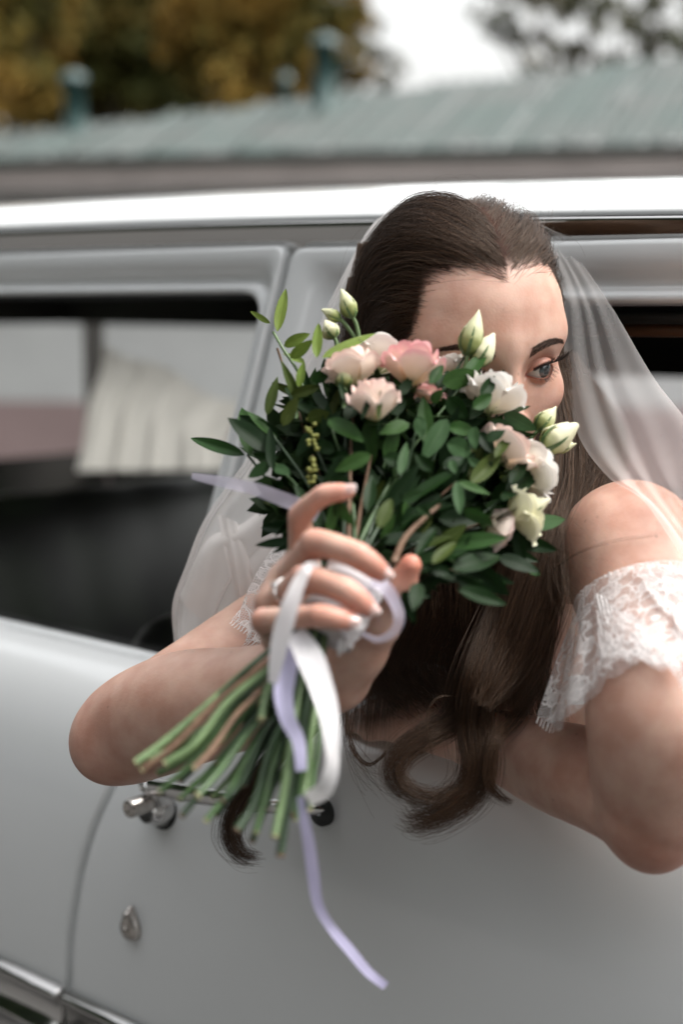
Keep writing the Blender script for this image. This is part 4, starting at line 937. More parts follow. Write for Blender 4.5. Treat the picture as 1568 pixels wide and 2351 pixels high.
for i in range(7):
    n_, m_ = 11, 7; v = np.linspace(0, 1, n_); u = np.linspace(-1, 1, m_)
    fat = [1.0, .85, 1.15, .9, 1.0, 1.1, .8][i]
    wd = v**.62*(1-v)**(.80 if i % 2 else .95); wd = .5*wd/wd.max()*[1, .95, 1.05, .9, 1, 1.05, .85][i]; wd[0] = .02; wd[-1] = .0
    g = np.empty((n_, m_, 3)); fold = [.18, .30, .10, .24, .05, .2, .35][i]; bend = [.10, -.14, .2, .05, -.08, .26, .0][i]; tw = [.2, -.3, .1, .5, -.1, .3, -.5][i]
    for a in range(n_):
        x = u*wd[a]; zz_ = fold*np.abs(x)*1.2-bend*4*v[a]*(v[a]-1)*.25*(1 if i % 3 else 1.4)-bend*v[a]**2*.4+.015*np.sin(9*v[a]+u*2+i)
        an = tw*(v[a]-.3); g[a] = np.stack([x*math.cos(an)-zz_*math.sin(an)*.0, np.full(m_, v[a])+0*x, zz_+x*math.sin(an)*.8], 1)
    me = bpy.data.meshes.new('leaf'); me.from_pydata(g.reshape(-1, 3).tolist(), [], gridf(n_, m_).tolist()); me.update()
    lay = me.uv_layers.new(name='UVMap'); vi = np.empty(len(me.loops), np.int32); me.loops.foreach_get('vertex_index', vi)
    uvv = np.stack(np.meshgrid(v, u, indexing='ij')[::-1], -1).reshape(-1, 2); lay.data.foreach_set('uv', uvv[vi].astype(np.float32).ravel()); me.shade_smooth()
    for mm in ('leaf_mid', 'leaf_shaded', 'leaf_young', 'leaf_olive', 'leaf_grey'):
        d_ = me.copy(); d_.name = 'leaf'; d_.materials.append(M[mm]); LEAFM.append((i, mm, d_))
LM = {(i, mm): d_ for i, mm, d_ in LEAFM}
def leaf(b, t, w_, mm='leaf_mid', face=None, shape=None):
    b, t = np.asarray(b, float), np.asarray(t, float); y = t-b; L = np.linalg.norm(y); y /= L
    f = (CAM-b); f /= np.linalg.norm(f)
    if face is None: face = f+np.array([0, 0, .5])+RNG.normal(size=3)*.45
    z = face-y*(face@y); z /= np.linalg.norm(z); x = np.cross(y, z)
    o = bpy.data.objects.new('leaf', LM[(random.randrange(7) if shape is None else shape, mm)]); COL.objects.link(o); o.parent = bq
    w_ = w_*.90
    o.matrix_basis = Matrix([[x[0]*w_, y[0]*L, z[0]*w_, b[0]-bq_at[0]], [x[1]*w_, y[1]*L, z[1]*w_, b[1]-bq_at[1]], [x[2]*w_, y[2]*L, z[2]*w_, b[2]-bq_at[2]], [0, 0, 0, 1]])
    return o
def C2(x, y): return 367.5+x*.625, 612.5+y*.625
G, D_, Y_g, O_, S__ = 'leaf_mid', 'leaf_shaded', 'leaf_young', 'leaf_olive', 'leaf_grey'
TR = [  # traced leaves: base, tip, width, kind, depth offset
 (430, 238, 462, 78, 54, Y_g, .02), (405, 208, 332, 163, 26, Y_g, .02), (455, 292, 550, 245, 46, Y_g, .01), (478, 335, 562, 268, 50, Y_g, .0), (595, 335, 795, 243, 58, Y_g, -.01), (575, 335, 582, 205, 50, Y_g, .0), (530, 355, 452, 318, 42, Y_g, .01), (512, 445, 527, 345, 40, Y_g, .0),
 (392, 545, 432, 402, 54, O_, .0), (450, 585, 505, 478, 58, O_, -.005), (310, 692, 112, 630, 62, G, .0), (332, 692, 298, 512, 66, G, .0), (412, 745, 402, 585, 52, D_, -.005), (402, 722, 322, 775, 52, S__, -.005), (432, 700, 340, 690, 40, G, .01), (420, 735, 480, 760, 46, S__, -.01),
 (498, 885, 350, 845, 62, O_, .02), (500, 962, 372, 958, 62, D_, .02), (500, 1008, 345, 1022, 44, D_, .02), (497, 1015, 405, 1053, 20, D_, .02), (502, 1010, 462, 1066, 40, D_, .015),
 (618, 560, 748, 642, 78, G, -.012), (915, 575, 805, 612, 62, G, -.01), (775, 690, 640, 752, 66, G, -.012), (880, 765, 908, 640, 42, G, -.012), (952, 548, 960, 632, 58, S__, -.012), (1055, 560, 962, 712, 88, S__, -.016), (1058, 590, 1158, 602, 72, G, -.014), (1052, 650, 1148, 682, 82, S__, -.012), (1152, 588, 1160, 672, 52, S__, -.016), (1172, 606, 1228, 692, 62, D_, -.012),
 (1262, 540, 1388, 602, 66, S__, -.014), (1218, 562, 1348, 652, 66, D_, -.014), (1235, 520, 1262, 378, 82, D_, -.012), (1272, 545, 1362, 508, 50, D_, -.006), (1036, 425, 1182, 392, 84, G, -.004), (1128, 402, 1202, 308, 62, G, -.008), (1055, 480, 1132, 562, 76, D_, -.004), (1140, 800, 1264, 668, 84, O_, -.016), (1090, 788, 1102, 912, 52, S__, -.02), (1095, 792, 1216, 836, 42, G, -.018), (1118, 888, 1225, 945, 62, G, -.016),
 (1342, 952, 1494, 925, 66, S__, -.005), (1238, 922, 1378, 850, 104, D_, -.012), (1316, 940, 1332, 1112, 60, D_, -.008), (1340, 1095, 1398, 1134, 44, S__, -.006), (1275, 840, 1368, 756, 92, D_, -.006), (638, 852, 722, 958, 54, G, -.04), (765, 900, 780, 765, 66, D_, -.012), (890, 860, 965, 826, 46, S__, -.016), (945, 880, 1000, 920, 46, D_, -.012), (800, 960, 850, 850, 66, O_, -.014), (1010, 960, 930, 1082, 60, D_, -.012), (1075, 1115, 1255, 1058, 84, D_, -.004), (1095, 1188, 1276, 1242, 82, D_, .0), (950, 1160, 930, 1262, 62, D_, .0), (1000, 1090, 1090, 1010, 60, O_, -.008), (960, 1100, 1085, 1130, 56, D_, .0), (1120, 1010, 1230, 1000, 60, D_, -.004),
 (560, 600, 500, 700, 58, D_, -.006), (540, 560, 625, 535, 62, O_, -.008), (480, 470, 590, 440, 52, O_, .0), (560, 420, 625, 380, 50, G, -.004), (570, 460, 620, 540, 48, D_, -.004), (680, 560, 740, 480, 60, D_, .0), (850, 540, 905, 470, 56, D_, .0), (770, 560, 770, 470, 60, D_, -.006), (700, 700, 600, 700, 60, D_, -.006), (820, 700, 900, 720, 60, D_, -.008), (1000, 750, 940, 690, 56, D_, -.008), (1040, 740, 1120, 700, 60, D_, -.01), (700, 800, 620, 780, 60, D_, -.01), (640, 680, 560, 640, 56, D_, -.006), (1180, 740, 1130, 700, 40, S__, -.012), (1070, 710, 1085, 760, 36, S__, -.014), (1020, 450, 1060, 380, 60, D_, .004), (1160, 500, 1080, 520, 70, D_, .0), (1190, 470, 1140, 560, 66, D_, -.004), (1000, 500, 1040, 450, 50, G, .0), (455, 800, 360, 812, 50, D_, .01),
]
TR += [(1180, 480, 1232, 400, 66, D_, -.03), (1150, 520, 1220, 470, 60, G, -.028), (740, 560, 790, 440, 26, D_, -.03), (800, 560, 812, 450, 22, O_, -.03), (700, 520, 655, 420, 40, D_, -.02), (1200, 640, 1270, 600, 52, D_, -.03), (1230, 700, 1290, 620, 50, O_, -.03), (1290, 800, 1350, 700, 56, D_, -.03), (1260, 860, 1330, 800, 60, D_, -.03), (880, 470, 930, 400, 44, D_, -.012), (990, 430, 1040, 360, 56, G, -.02)]
for bx, by, tx, ty, w_, mm, dz in TR:
    b = C2(bx, by); t = C2(tx, ty); d0 = bd(*b)+dz; d1 = bd(*t)+dz+RNG.normal(0, .006)
    fc = CAM-P(*b, d0); fc /= np.linalg.norm(fc); leaf(P(*b, d0), P(*t, d1), w_*.625/FPX*d0, mm, fc+np.array([0, 0, .25])+RNG.normal(size=3)*.22)
nfill = 0
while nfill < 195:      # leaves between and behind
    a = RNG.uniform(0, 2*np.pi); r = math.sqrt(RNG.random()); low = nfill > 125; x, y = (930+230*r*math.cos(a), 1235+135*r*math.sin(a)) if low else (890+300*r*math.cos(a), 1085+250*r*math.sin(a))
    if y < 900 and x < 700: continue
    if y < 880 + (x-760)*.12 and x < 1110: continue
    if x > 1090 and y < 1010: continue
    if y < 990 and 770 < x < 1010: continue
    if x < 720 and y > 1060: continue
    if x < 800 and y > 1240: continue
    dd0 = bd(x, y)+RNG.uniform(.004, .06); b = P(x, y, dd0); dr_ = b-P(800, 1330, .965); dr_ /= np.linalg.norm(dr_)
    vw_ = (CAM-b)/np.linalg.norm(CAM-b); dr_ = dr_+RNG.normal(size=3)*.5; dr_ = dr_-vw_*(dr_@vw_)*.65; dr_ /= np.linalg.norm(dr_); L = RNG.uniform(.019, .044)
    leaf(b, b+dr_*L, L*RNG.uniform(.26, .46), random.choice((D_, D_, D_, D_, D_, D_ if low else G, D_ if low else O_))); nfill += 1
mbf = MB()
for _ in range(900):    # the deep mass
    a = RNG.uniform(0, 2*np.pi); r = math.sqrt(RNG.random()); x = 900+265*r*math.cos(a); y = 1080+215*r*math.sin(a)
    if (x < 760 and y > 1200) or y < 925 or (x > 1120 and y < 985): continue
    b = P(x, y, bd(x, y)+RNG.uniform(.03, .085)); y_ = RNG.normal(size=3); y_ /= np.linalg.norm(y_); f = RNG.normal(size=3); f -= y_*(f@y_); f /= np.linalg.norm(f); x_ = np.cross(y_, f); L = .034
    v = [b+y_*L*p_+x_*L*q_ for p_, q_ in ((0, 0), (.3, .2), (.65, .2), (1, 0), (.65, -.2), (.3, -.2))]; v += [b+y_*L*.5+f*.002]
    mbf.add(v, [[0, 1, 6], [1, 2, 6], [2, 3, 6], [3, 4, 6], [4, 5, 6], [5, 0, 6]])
tag(mbf.build('inner_foliage', M['leaf_shaded'], bq), kind='stuff')
# twigs that carry the leaves and flowers
tw_from = (800, 1330, .972)
TW = [C2(*q) for q in ((430, 300), (400, 600), (320, 690), (420, 720), (500, 900), (500, 1010), (620, 560), (560, 640), (775, 690), (880, 760), (950, 560), (1055, 600), (1090, 790), (1165, 600), (1240, 545), (1130, 410), (1230, 920), (1320, 945), (1380, 700), (1440, 640), (720, 400), (905, 420), (690, 300), (1120, 330), (1100, 1120), (1250, 860), (1150, 800))]
for i, (x, y) in enumerate(TW):
    d1 = bd(x, y); a = P(tw_from[0]+random.uniform(-22, 22), tw_from[1]+random.uniform(-15, 15), tw_from[2]+random.uniform(-.01, .012)); b = P(x, y, d1+.004); mid = (a+b)/2+np.array([random.uniform(-.01, .01), .012, random.uniform(-.01, .01)])
    q = MB(); q.tube(spline([a, mid, b], 14), np.linspace(.0019, .0010, 14), 6); q.build('twig', M['twig'] if i % 4 == 0 else M['stem_dark'] if i % 3 else M['stem'], bq)
q = MB(); q.tube(spline([P(905, 1290, .962), P(930, 1235, .97), P(985, 1180, .985), P(1010, 1160, .99)], 12), np.linspace(.0024, .0014, 12), 7); q.build('twig', M['twig'], bq)
q = MB(); q.tube(spline([P(372, 640, 1.11) if False else P(*C2(415, 240), 1.10), P(*C2(450, 300), 1.09), P(*C2(520, 420), 1.085), P(*C2(500, 560), 1.06)], 16), .0012, 6); q.build('twig', M['stem_pale'], bq)
# flowers
def flower(c, axis, R, H, matn, layers, name, label=None):
    root = empty(name, tuple(np.asarray(c)-bq_at)); root.parent = bq
    if label: root['label'] = label
    axis = np.asarray(axis, float); axis /= np.linalg.norm(axis); a = np.cross(axis, [0.3, .2, 1]); a /= np.linalg.norm(a); b = np.cross(axis, a)
    k0 = random.uniform(0, 6)
    for li, (cnt, rs, hs_, ang, curl, open_) in enumerate(layers):
        for j in range(cnt):
            n_, m_ = 14, 11; v = np.linspace(0, 1, n_)[:, None]; u = np.linspace(-1, 1, m_)[None, :]
            ph = k0+li*1.1+2*np.pi*j/cnt+random.uniform(-.15, .15)
            wv = np.sqrt(np.clip(v, 0, 1))**.8*(1-.22*np.clip((v-.6)/.4, 0, 1)**2.5)
            th = ph+u*ang*wv
            edge = np.abs(u)**2
            rho = R*rs*(np.sin(np.clip(v*1.12, 0, 1)*np.pi/2)**.75*(1-.22*open_*0)+open_*.35*v**2)+R*curl*np.clip(v-.68, 0, 1)**1.5*3.0+R*.05*np.sin(3*th+li)*v+R*.05*edge*v
            hh = H*hs_*(v**1.15)*(1-.36*np.abs(u)**2.6*v)-R*curl*1.2*np.clip(v-.78, 0, 1)**1.3*3+R*.03*np.sin(3*u+j)*v
            rho = rho+.0*u; hh = hh+.0*u
            g = np.asarray(c)+(a*np.cos(th)[..., None]+b*np.sin(th)[..., None])*rho[..., None]+axis*hh[..., None]
            uv = np.stack(np.broadcast_arrays(u, v), -1).reshape(-1, 2)
            MB().grid(g, uv=uv).build('petal', matn, root)
    q = MB()
    for j in range(5):
        th = 2*np.pi*j/5; dr_ = a*math.cos(th)+b*math.sin(th); s_ = np.cross(axis, dr_); v = np.linspace(0, 1, 6)
        q.grid(np.stack([np.asarray(c)+dr_*(R*.85*x)+axis*(-R*.12+R*.25*x*x-.2*R*x)+s_[None]*(np.array([-1, 0, 1])*R*.16*(1-x)**.7)[:, None] for x in v]))
    q.build('sepal', M['sepal'], root); return root
RL_ = [(3, .30, 1.02, 1.1, 0, 0), (3, .48, 1.03, 1.1, .02, 0), (4, .68, 1.0, 1.0, .06, .1), (5, .86, .92, .85, .14, .25), (5, 1.0, .78, .80, .26, .45)]
hc0 = P(800, 1330, .98)
def fl(px, py, dz, Rpx, Hs, matn, layers, name, ax=None, label=None):
    d = bd(px, py)+dz; c = P(px, py, d); R = Rpx/FPX*d
    A = (c-hc0)/np.linalg.norm(c-hc0)+np.array([0, .15, .15]) if ax is None else np.asarray(ax, float)
    return flower(c, A, R, R*Hs, matn, layers, name, label)
fl(944, 886, -.002, 57, 1.75, M['rose'], RL_, 'rose', (.10, .25, .95), 'bright pink rose at the top of the bouquet')
fl(818, 884, .002, 54, 1.5, M['rose_pale'], RL_, 'rose', (-.25, .35, .9), 'blush rose at the upper left of the flowers')
fl(862, 968, -.010, 48, 2.0, M['rose_pale'], RL_, 'rose', (-.05, .1, .99), 'pale peach rose nearest, lowest of the three')
fl(868, 858, .035, 62, 1.35, M['white_petal'], RL_, 'rose', (-.05, .5, .85), 'white rose behind the pink ones')
fl(1120, 950, .0, 60, 1.6, M['white_petal'], RL_, 'white_flower', (.30, .3, .9))
fl(1140, 1060, .0, 60, 1.3, M['rose_pale'], RL_, 'rose', (.6, .3, .6), 'blush rose among the leaves at the right')
fl(1196, 1090, .004, 58, 1.35, M['white_petal'], RL_[2:], 'white_flower', (.9, .15, .15))
fl(1165, 1195, .002, 56, 1.4, M['cream_petal'], RL_[1:], 'cream_flower', (.85, .1, .30))
fl(1120, 1205, .01, 44, 1.2, M['rose_pale'], RL_[2:], 'rose', (.6, .2, -.3), 'small blush rose low on the right side')
fl(1040, 862, .03, 34, 1.4, M['white_petal'], RL_[1:], 'white_flower', (.1, .3, .9))
fl(975, 920, .02, 36, 1.1, M['rose'], RL_[2:], 'rose', (.2, .0, .95), 'small coral rose half hidden below the bright pink one')
def bud(b, t, wd, matn=None, name='bud', open_=0):
    b, t = np.asarray(b, float), np.asarray(t, float); ax = t-b; L = np.linalg.norm(ax); ax /= L; a = np.cross(ax, [.2, .9, .3]); a /= np.linalg.norm(a); c = np.cross(ax, a)
    root = empty(name, tuple(b-bq_at)); root.parent = bq
    for j in range(4):
        v = np.linspace(0, 1, 16)[:, None]; u = np.linspace(-1, 1, 9)[None, :]
        prof_ = np.interp(v, [0, .12, .35, .6, .85, 1], [.25, .72, 1.0, .86, .46+.3*open_, .16+.5*open_])
        th = j*np.pi/2+u*1.25*(1-.3*v)+v*1.7; r = wd*.5*prof_*(1+.10*u*(1-open_))+.0003*j
        hh = L*(v*(1-.05*j)-.06*np.abs(u)**2*v)
        g = b+(a*np.cos(th)[..., None]+c*np.sin(th)[..., None])*r[..., None]+ax*(hh+0*u)[..., None]
        MB().grid(g, uv=np.stack(np.broadcast_arrays(u, v), -1).reshape(-1, 2)).build('petal', matn or M['bud'], root)
    q = MB()
    for j in range(5):
        th = 2*np.pi*j/5+.4; dr_ = a*math.cos(th)+c*math.sin(th); s_ = np.cross(ax, dr_)
        q.grid(np.stack([b+dr_*(wd*.5*np.interp(x, [0, .2, .6, 1], [.3, .85, 1.08, 1.0]))+ax*(L*(.62*x-.03))+s_[None]*(np.array([-1, 0, 1])*wd*.10*(1-x)**.6)[:, None] for x in np.linspace(0, 1, 7)]))
    q.build('sepal', M['sepal'], root)
    return root
def budc(bx, by, tx, ty, w_, dz=0, stem_to=None, matn=None, open_=0):
    b2, t2 = C2(bx, by), C2(tx, ty); d = bd(*b2)+dz; bud(P(*b2, d), P(*t2, d+.004), w_*.625/FPX*d, matn, open_=open_)
    if stem_to:
        s2 = C2(*stem_to); q = MB(); q.tube(spline([P(*b2, d), P((b2[0]*.7+s2[0]*.3)+3, b2[1]*.7+s2[1]*.3, d), P(*s2, d+.0)], 10), np.linspace(.0016, .0019, 10), 7); q.build('stem', M['stem_pale'], bq)
budc(1128, 322, 1172, 158, 80, .0, (1100, 420)); budc(1160, 165, 1178, 140, 18, .0)
budc(1160, 360, 1225, 245, 84, .003, (1110, 440), M['cream_petal'], .25)
budc(1390, 600, 1455, 512, 68, .0, (1300, 680)); budc(1410, 668, 1530, 575, 104, -.006, (1280, 790), M['cream_petal'], .45); budc(1455, 672, 1530, 648, 40, -.008)
budc(1380, 690, 1310, 640, 40, -.008) if False else None
budc(708, 185, 665, 80, 58, .02, (735, 280)); budc(662, 192, 592, 156, 42, .02, (735, 290)); budc(640, 260, 606, 196, 62, .02, (650, 330), M['cream_petal'])
budc(676, 440, 674, 380, 62, -.008, (676, 520), M['bud'], .7)
budc(1345, 905, 1428, 850, 60, .0, (1280, 930), M['cream_petal'], .4); budc(1345, 690, 1375, 640, 36, -.006, (1290, 760)); budc(1300, 720, 1345, 672, 30, -.006, (1260, 790))
q = MB()
for _ in range(34):     # little yellow-green berries in the leaves
    x, y = C2(random.uniform(535, 580), random.uniform(560, 800)); c = P(x, y, bd(x, y)-.012+random.uniform(0, .01)); r = random.uniform(.0011, .0019)
    th = np.linspace(0, 2*np.pi, 8, endpoint=False); q.grid(np.stack([c+np.stack([np.cos(th)*math.sin(p_), np.sin(th)*math.sin(p_), np.full(8, math.cos(p_))], 1)*r for p_ in np.linspace(.05, 3.09, 6)]), cv=True)
tag(q.build('berry_spray', mat('berry_green', (.22, .23, .05), .5), bq), kind='stuff')
# stems below the hand
def C4(x, y): return 122.5+x*.5078, 1347.4+y*.5078
ST = [(960, 300, 372, 795, 38, 'stem_pale', .868), (975, 330, 400, 828, 34, 'twig', .872), (985, 350, 505, 800, 40, 'stem_pale', .862), (1000, 370, 545, 772, 36, 'stem', .875), (960, 440, 635, 822, 32, 'twig', .853), (1010, 400, 480, 925, 30, 'stem', .872), (1020, 430, 580, 1035, 34, 'stem_dark', .868), (1030, 440, 570, 960, 28, 'stem', .88), (1040, 470, 650, 945, 44, 'stem', .862), (1040, 520, 690, 1058, 34, 'stem', .867), (1060, 500, 765, 965, 34, 'stem_dark', .873), (1070, 520, 830, 1100, 46, 'stem_dark', .862), (1080, 540, 915, 1110, 38, 'stem', .866), (1090, 560, 898, 1150, 36, 'stem_dark', .875), (1135, 370, 1000, 1128, 42, 'stem_pale', .850), (1150, 500, 1025, 1215, 46, 'stem_dark', .86), (1195, 480, 1130, 955, 36, 'stem_pale', .866), (1205, 560, 1160, 1000, 30, 'stem', .872), (1110, 560, 1060, 905, 34, 'stem_dark', .88), (1060, 560, 985, 830, 30, 'stem_dark', .885), (1000, 400, 940, 600, 40, 'stem_pale', .88), (930, 330, 560, 640, 30, 'stem_dark', .90), (1010, 460, 740, 800, 34, 'stem_dark', .89), (1050, 480, 860, 900, 34, 'stem_dark', .89), (1120, 560, 960, 1000, 34, 'stem_dark', .885), (990, 420, 700, 740, 36, 'stem', .89)]
ha, hb_ = P(835, 1290, .968), P(742, 1452, .945)
for _ in range(14):
    f_ = random.random(); ST.append((970+200*f_, 440+120*f_, 420+740*f_+random.uniform(-20, 20), 760+300*math.sin(f_*2.2)+random.uniform(-60, 40), random.uniform(30, 40), random.choice(('stem_dark', 'stem_dark', 'stem', 'stem_pale')), random.uniform(.89, .905)))
for i, (x0, y0, x1, y1, w_, mm, d1) in enumerate(ST):
    a2, b2 = C4(x0, y0), C4(x1, y1); d0 = .936+random.uniform(-.012, .014); r = w_*.5078/2/FPX*.84
    a, b = P(*a2, d0), P(*b2, d1+.025); top = ha+(hb_-ha)*.2+RNG.normal(size=3)*.005
    pts = spline([top, P(a2[0]*.5+770*.5, 1440, .950), a, (a*.6+b*.4)+RNG.normal(size=3)*.0013, (a*.25+b*.75)+RNG.normal(size=3)*.0012+np.array([0, 0, -.002]), b], 26)
    rad = r*np.concatenate([np.linspace(.6, .8, 10), np.linspace(.82, 1, 16)])*(1+.06*np.sin(np.linspace(0, 9, 26)+i)+.22*np.exp(-((np.linspace(0, 1, 26)-random.uniform(.6, .85))/.025)**2))
    q = MB(); q.tube(pts, rad, 10, cap=False); o = q.build('stem', M[mm], bq)
    t_ = pts[-1]-pts[-2]; t_ /= np.linalg.norm(t_); q = MB(); q.tube([pts[-1]-t_*.0006, pts[-1]+t_*.0008], [r*1.01, r*.9], 10); q.build('cut_end', M['cut'] if mm != 'stem_dark' else M['twig'], bq)
# ribbons
def satin(name, c, c2, alpha=1.0, rough=.4):
    m = mat(name, c, rough, noise=(70, .08, c2), Sheen_Weight=.5, Sheen_Roughness=.4); n = m.node_tree; b = n.nodes['Principled BSDF']
    tl = n.nodes.new('ShaderNodeBsdfTranslucent'); tl.inputs[0].default_value = (*c, 1); mx = n.nodes.new('ShaderNodeMixShader'); mx.inputs[0].default_value = .3
    n.links.new(b.outputs[0], mx.inputs[1]); n.links.new(tl.outputs[0], mx.inputs[2]); o = n.nodes['Material Output']; last = mx
    if alpha < 1:
        tp = n.nodes.new('ShaderNodeBsdfTransparent'); m2 = n.nodes.new('ShaderNodeMixShader'); wv = n.nodes.new('ShaderNodeTexWave'); wv.inputs['Scale'].default_value = 420
        m2.inputs[0].default_value = alpha; n.links.new(tp.outputs[0], m2.inputs[1]); n.links.new(mx.outputs[0], m2.inputs[2]); last = m2
    n.links.new(last.outputs[0], o.inputs[0]); return m
M['satin'] = satin('white_satin_ribbon', (.80, .78, .78), (.74, .72, .74))
M['lilac'] = satin('lilac_ribbon', (.56, .53, .74), (.50, .47, .68))
M['organza'] = satin('sheer_lilac_ribbon', (.74, .70, .84), (.66, .62, .78), .62)
M['wrap'] = satin('white_wrap', (.70, .67, .68), (.62, .59, .62))
q = MB(); hp_ = spline([ha, (ha+hb_)/2+np.array([.002, 0, 0]), hb_], 24)
q.tube(hp_, .0215+.0007*np.sin(np.linspace(0, 40, 24)), 28); q.build('ribbon_wrap', M['wrap'], bq)
def ribbon(name, pts, wid, m_, side=None, n=40, cup=.04, twist=0.0, crinkle=.0006):
    c = spline(np.array([P(*p_[:3]) for p_ in pts]), n); w_ = spline(np.array([[i, w__] for i, w__ in enumerate(wid)], float), n)[:, 1]/FPX*np.linspace(pts[0][2], pts[-1][2], n)
    t = np.gradient(c, axis=0); t /= np.linalg.norm(t, axis=1)[:, None]
    vw = CAM-c; vw /= np.linalg.norm(vw, axis=1)[:, None]
    s = np.cross(t, vw); s /= np.linalg.norm(s, axis=1)[:, None]; up = np.cross(s, t)
    an = np.full(n, twist) if np.isscalar(twist) else np.interp(np.linspace(0, 1, n), np.linspace(0, 1, len(twist)), twist)
    s2 = s*np.cos(an)[:, None]+up*np.sin(an)[:, None]
    g = ribbon_vf(c, w_/np.maximum(.25, np.abs(np.cos(an))), s2, 7, cup); g = g+up[:, None]*(crinkle*np.sin(np.linspace(0, 17, n))[:, None]*np.linspace(-1, 1, 7)[None])[..., None]
    MB().grid(g, uv=np.stack(np.meshgrid(np.linspace(0, 1, 7), np.linspace(0, 1, n)), -1).reshape(-1, 2)).build(name, m_, bq)
ribbon('satin_ribbon', [(735, 1296, .915), (708, 1302, .898), (690, 1330, .895), (668, 1385, .893), (648, 1450, .895), (634, 1520, .90), (626, 1568, .905)], [8, 26, 38, 42, 42, 38, 22], M['satin'], twist=[.3, .2, .1, .0, -.1, .1])
ribbon('satin_ribbon', [(676, 1452, .915), (702, 1492, .905), (728, 1550, .893), (750, 1622, .882), (761, 1700, .876), (760, 1765, .876), (742, 1812, .88), (706, 1836, .89)], [46, 62, 56, 46, 30, 34, 40, 34], M['satin'], twist=[.1, .1, .2, .6, 1.0, .5, .2], n=60)
ribbon('lilac_ribbon', [(690, 1828, .885), (696, 1870, .89), (708, 1930, .90), (718, 2000, .915), (730, 2075, .93), (760, 2130, .945), (802, 2180, .955), (846, 2232, .965), (886, 2264, .97)], [17, 27, 28, 26, 22, 23, 24, 23, 19], M['lilac'], twist=[.0, .1, .2, .1, .5, .2, .1], n=70)
ribbon('lilac_ribbon', [(680, 1458, .925), (662, 1520, .915), (650, 1590, .905), (660, 1650, .90), (684, 1700, .90), (692, 1770, .895)], [34, 46, 44, 36, 30, 26], M['lilac'], twist=[.1, .3, .4, .2])
ribbon('organza_ribbon', [(850, 1335, .945), (880, 1345, .935), (906, 1382, .935), (916, 1422, .94), (902, 1452, .945), (868, 1468, .95), (826, 1452, .952)], [24, 30, 26, 26, 22, 14, 12], M['organza'], twist=[.5, .3, .5, .6, .8, .9])
ribbon('organza_ribbon', [(730, 1185, 1.0), (700, 1166, 1.005), (650, 1146, 1.01), (590, 1124, 1.015), (530, 1110, 1.02), (478, 1100, 1.03), (440, 1092, 1.04)], [30, 32, 34, 32, 28, 26, 14], M['organza'], twist=[.2, .1, .4, .1, .2, .4])
ribbon('satin_ribbon', [(800, 1436, .925), (815, 1420, .93), (806, 1450, .93), (788, 1480, .932), (775, 1506, .935)], [50, 64, 56, 30, 4], M['satin'], cup=.15)
# ring on the ring finger
M['silver'] = mat('silver', (.8, .8, .8), .12, Metallic=1.0); M['gem'] = mat('clear_stone', (.95, .95, .95), .02, Transmission_Weight=.7, IOR=2.2)
rg_c = P(662, 1360, .949); rg_d = P(704, 1326, .928)-P(628, 1390, .975); rg_d /= np.linalg.norm(rg_d)
rg = empty('ring', tuple(rg_c), 'thin silver ring with a clear stone on her ring finger', 'ring')
aa = np.cross(rg_d, [0, 0, 1.]); aa /= np.linalg.norm(aa); bb = np.cross(aa, rg_d); th = np.linspace(0, 2*np.pi, 33)
q = MB(); q.tube(rg_c+(aa[None]*np.cos(th)[:, None]+bb[None]*np.sin(th)[:, None])*.0098, .0009, 8); q.build('band', M['silver'], rg)
gdir = (P(655, 1300, .92)-rg_c); gdir -= rg_d*(gdir@rg_d); gdir /= np.linalg.norm(gdir)
q = MB(); q.grid(disc(rg_c+gdir*.0098, gdir, [(0, .0008), (.002, .0028), (.0028, .0022), (.003, .0003)], k=8), cv=True); q.build('stone', M['gem'], rg, smooth=False)
# ------------------------------------------------------------------ veil and lace
def tulle(name, op):
    m = bpy.data.materials.new(name); m.use_nodes = True; n = m.node_tree; n.nodes.clear(); L = n.links
    o = n.nodes.new('ShaderNodeOutputMaterial'); tp = n.nodes.new('ShaderNodeBsdfTransparent'); df = n.nodes.new('ShaderNodeBsdfDiffuse'); tl = n.nodes.new('ShaderNodeBsdfTranslucent')
    df.inputs[0].default_value = (.88, .85, .83, 1); tl.inputs[0].default_value = (.88, .85, .83, 1)
    a = n.nodes.new('ShaderNodeMixShader'); a.inputs[0].default_value = .45; L.new(df.outputs[0], a.inputs[1]); L.new(tl.outputs[0], a.inputs[2])
    # threads cover more of the view where the net is seen edge on
    lw = n.nodes.new('ShaderNodeLayerWeight'); lw.inputs['Blend'].default_value = .30
    ma = n.nodes.new('ShaderNodeMath'); ma.operation = 'MULTIPLY_ADD'; ma.inputs[1].default_value = .28; ma.inputs[2].default_value = op; ma.use_clamp = True; L.new(lw.outputs['Facing'], ma.inputs[0])
    t = n.nodes.new('ShaderNodeTexNoise'); t.inputs['Scale'].default_value = 14; t.inputs['Detail'].default_value = 3; L.new(n.nodes.new('ShaderNodeTexCoord').outputs['Object'], t.inputs['Vector'])
    mr = n.nodes.new('ShaderNodeMapRange'); mr.inputs['To Min'].default_value = .75; mr.inputs['To Max'].default_value = 1.25; L.new(t.outputs['Fac'], mr.inputs['Value'])
    mu = n.nodes.new('ShaderNodeMath'); mu.operation = 'MULTIPLY'; mu.use_clamp = True; L.new(ma.outputs[0], mu.inputs[0]); L.new(mr.outputs[0], mu.inputs[1])
    mx = n.nodes.new('ShaderNodeMixShader'); L.new(mu.outputs[0], mx.inputs[0]); L.new(tp.outputs[0], mx.inputs[1]); L.new(a.outputs[0], mx.inputs[2]); L.new(mx.outputs[0], o.inputs[0]); return m
M['tulle'] = tulle('tulle', .25); M['tulle_gathered'] = tulle('gathered_tulle', .70)
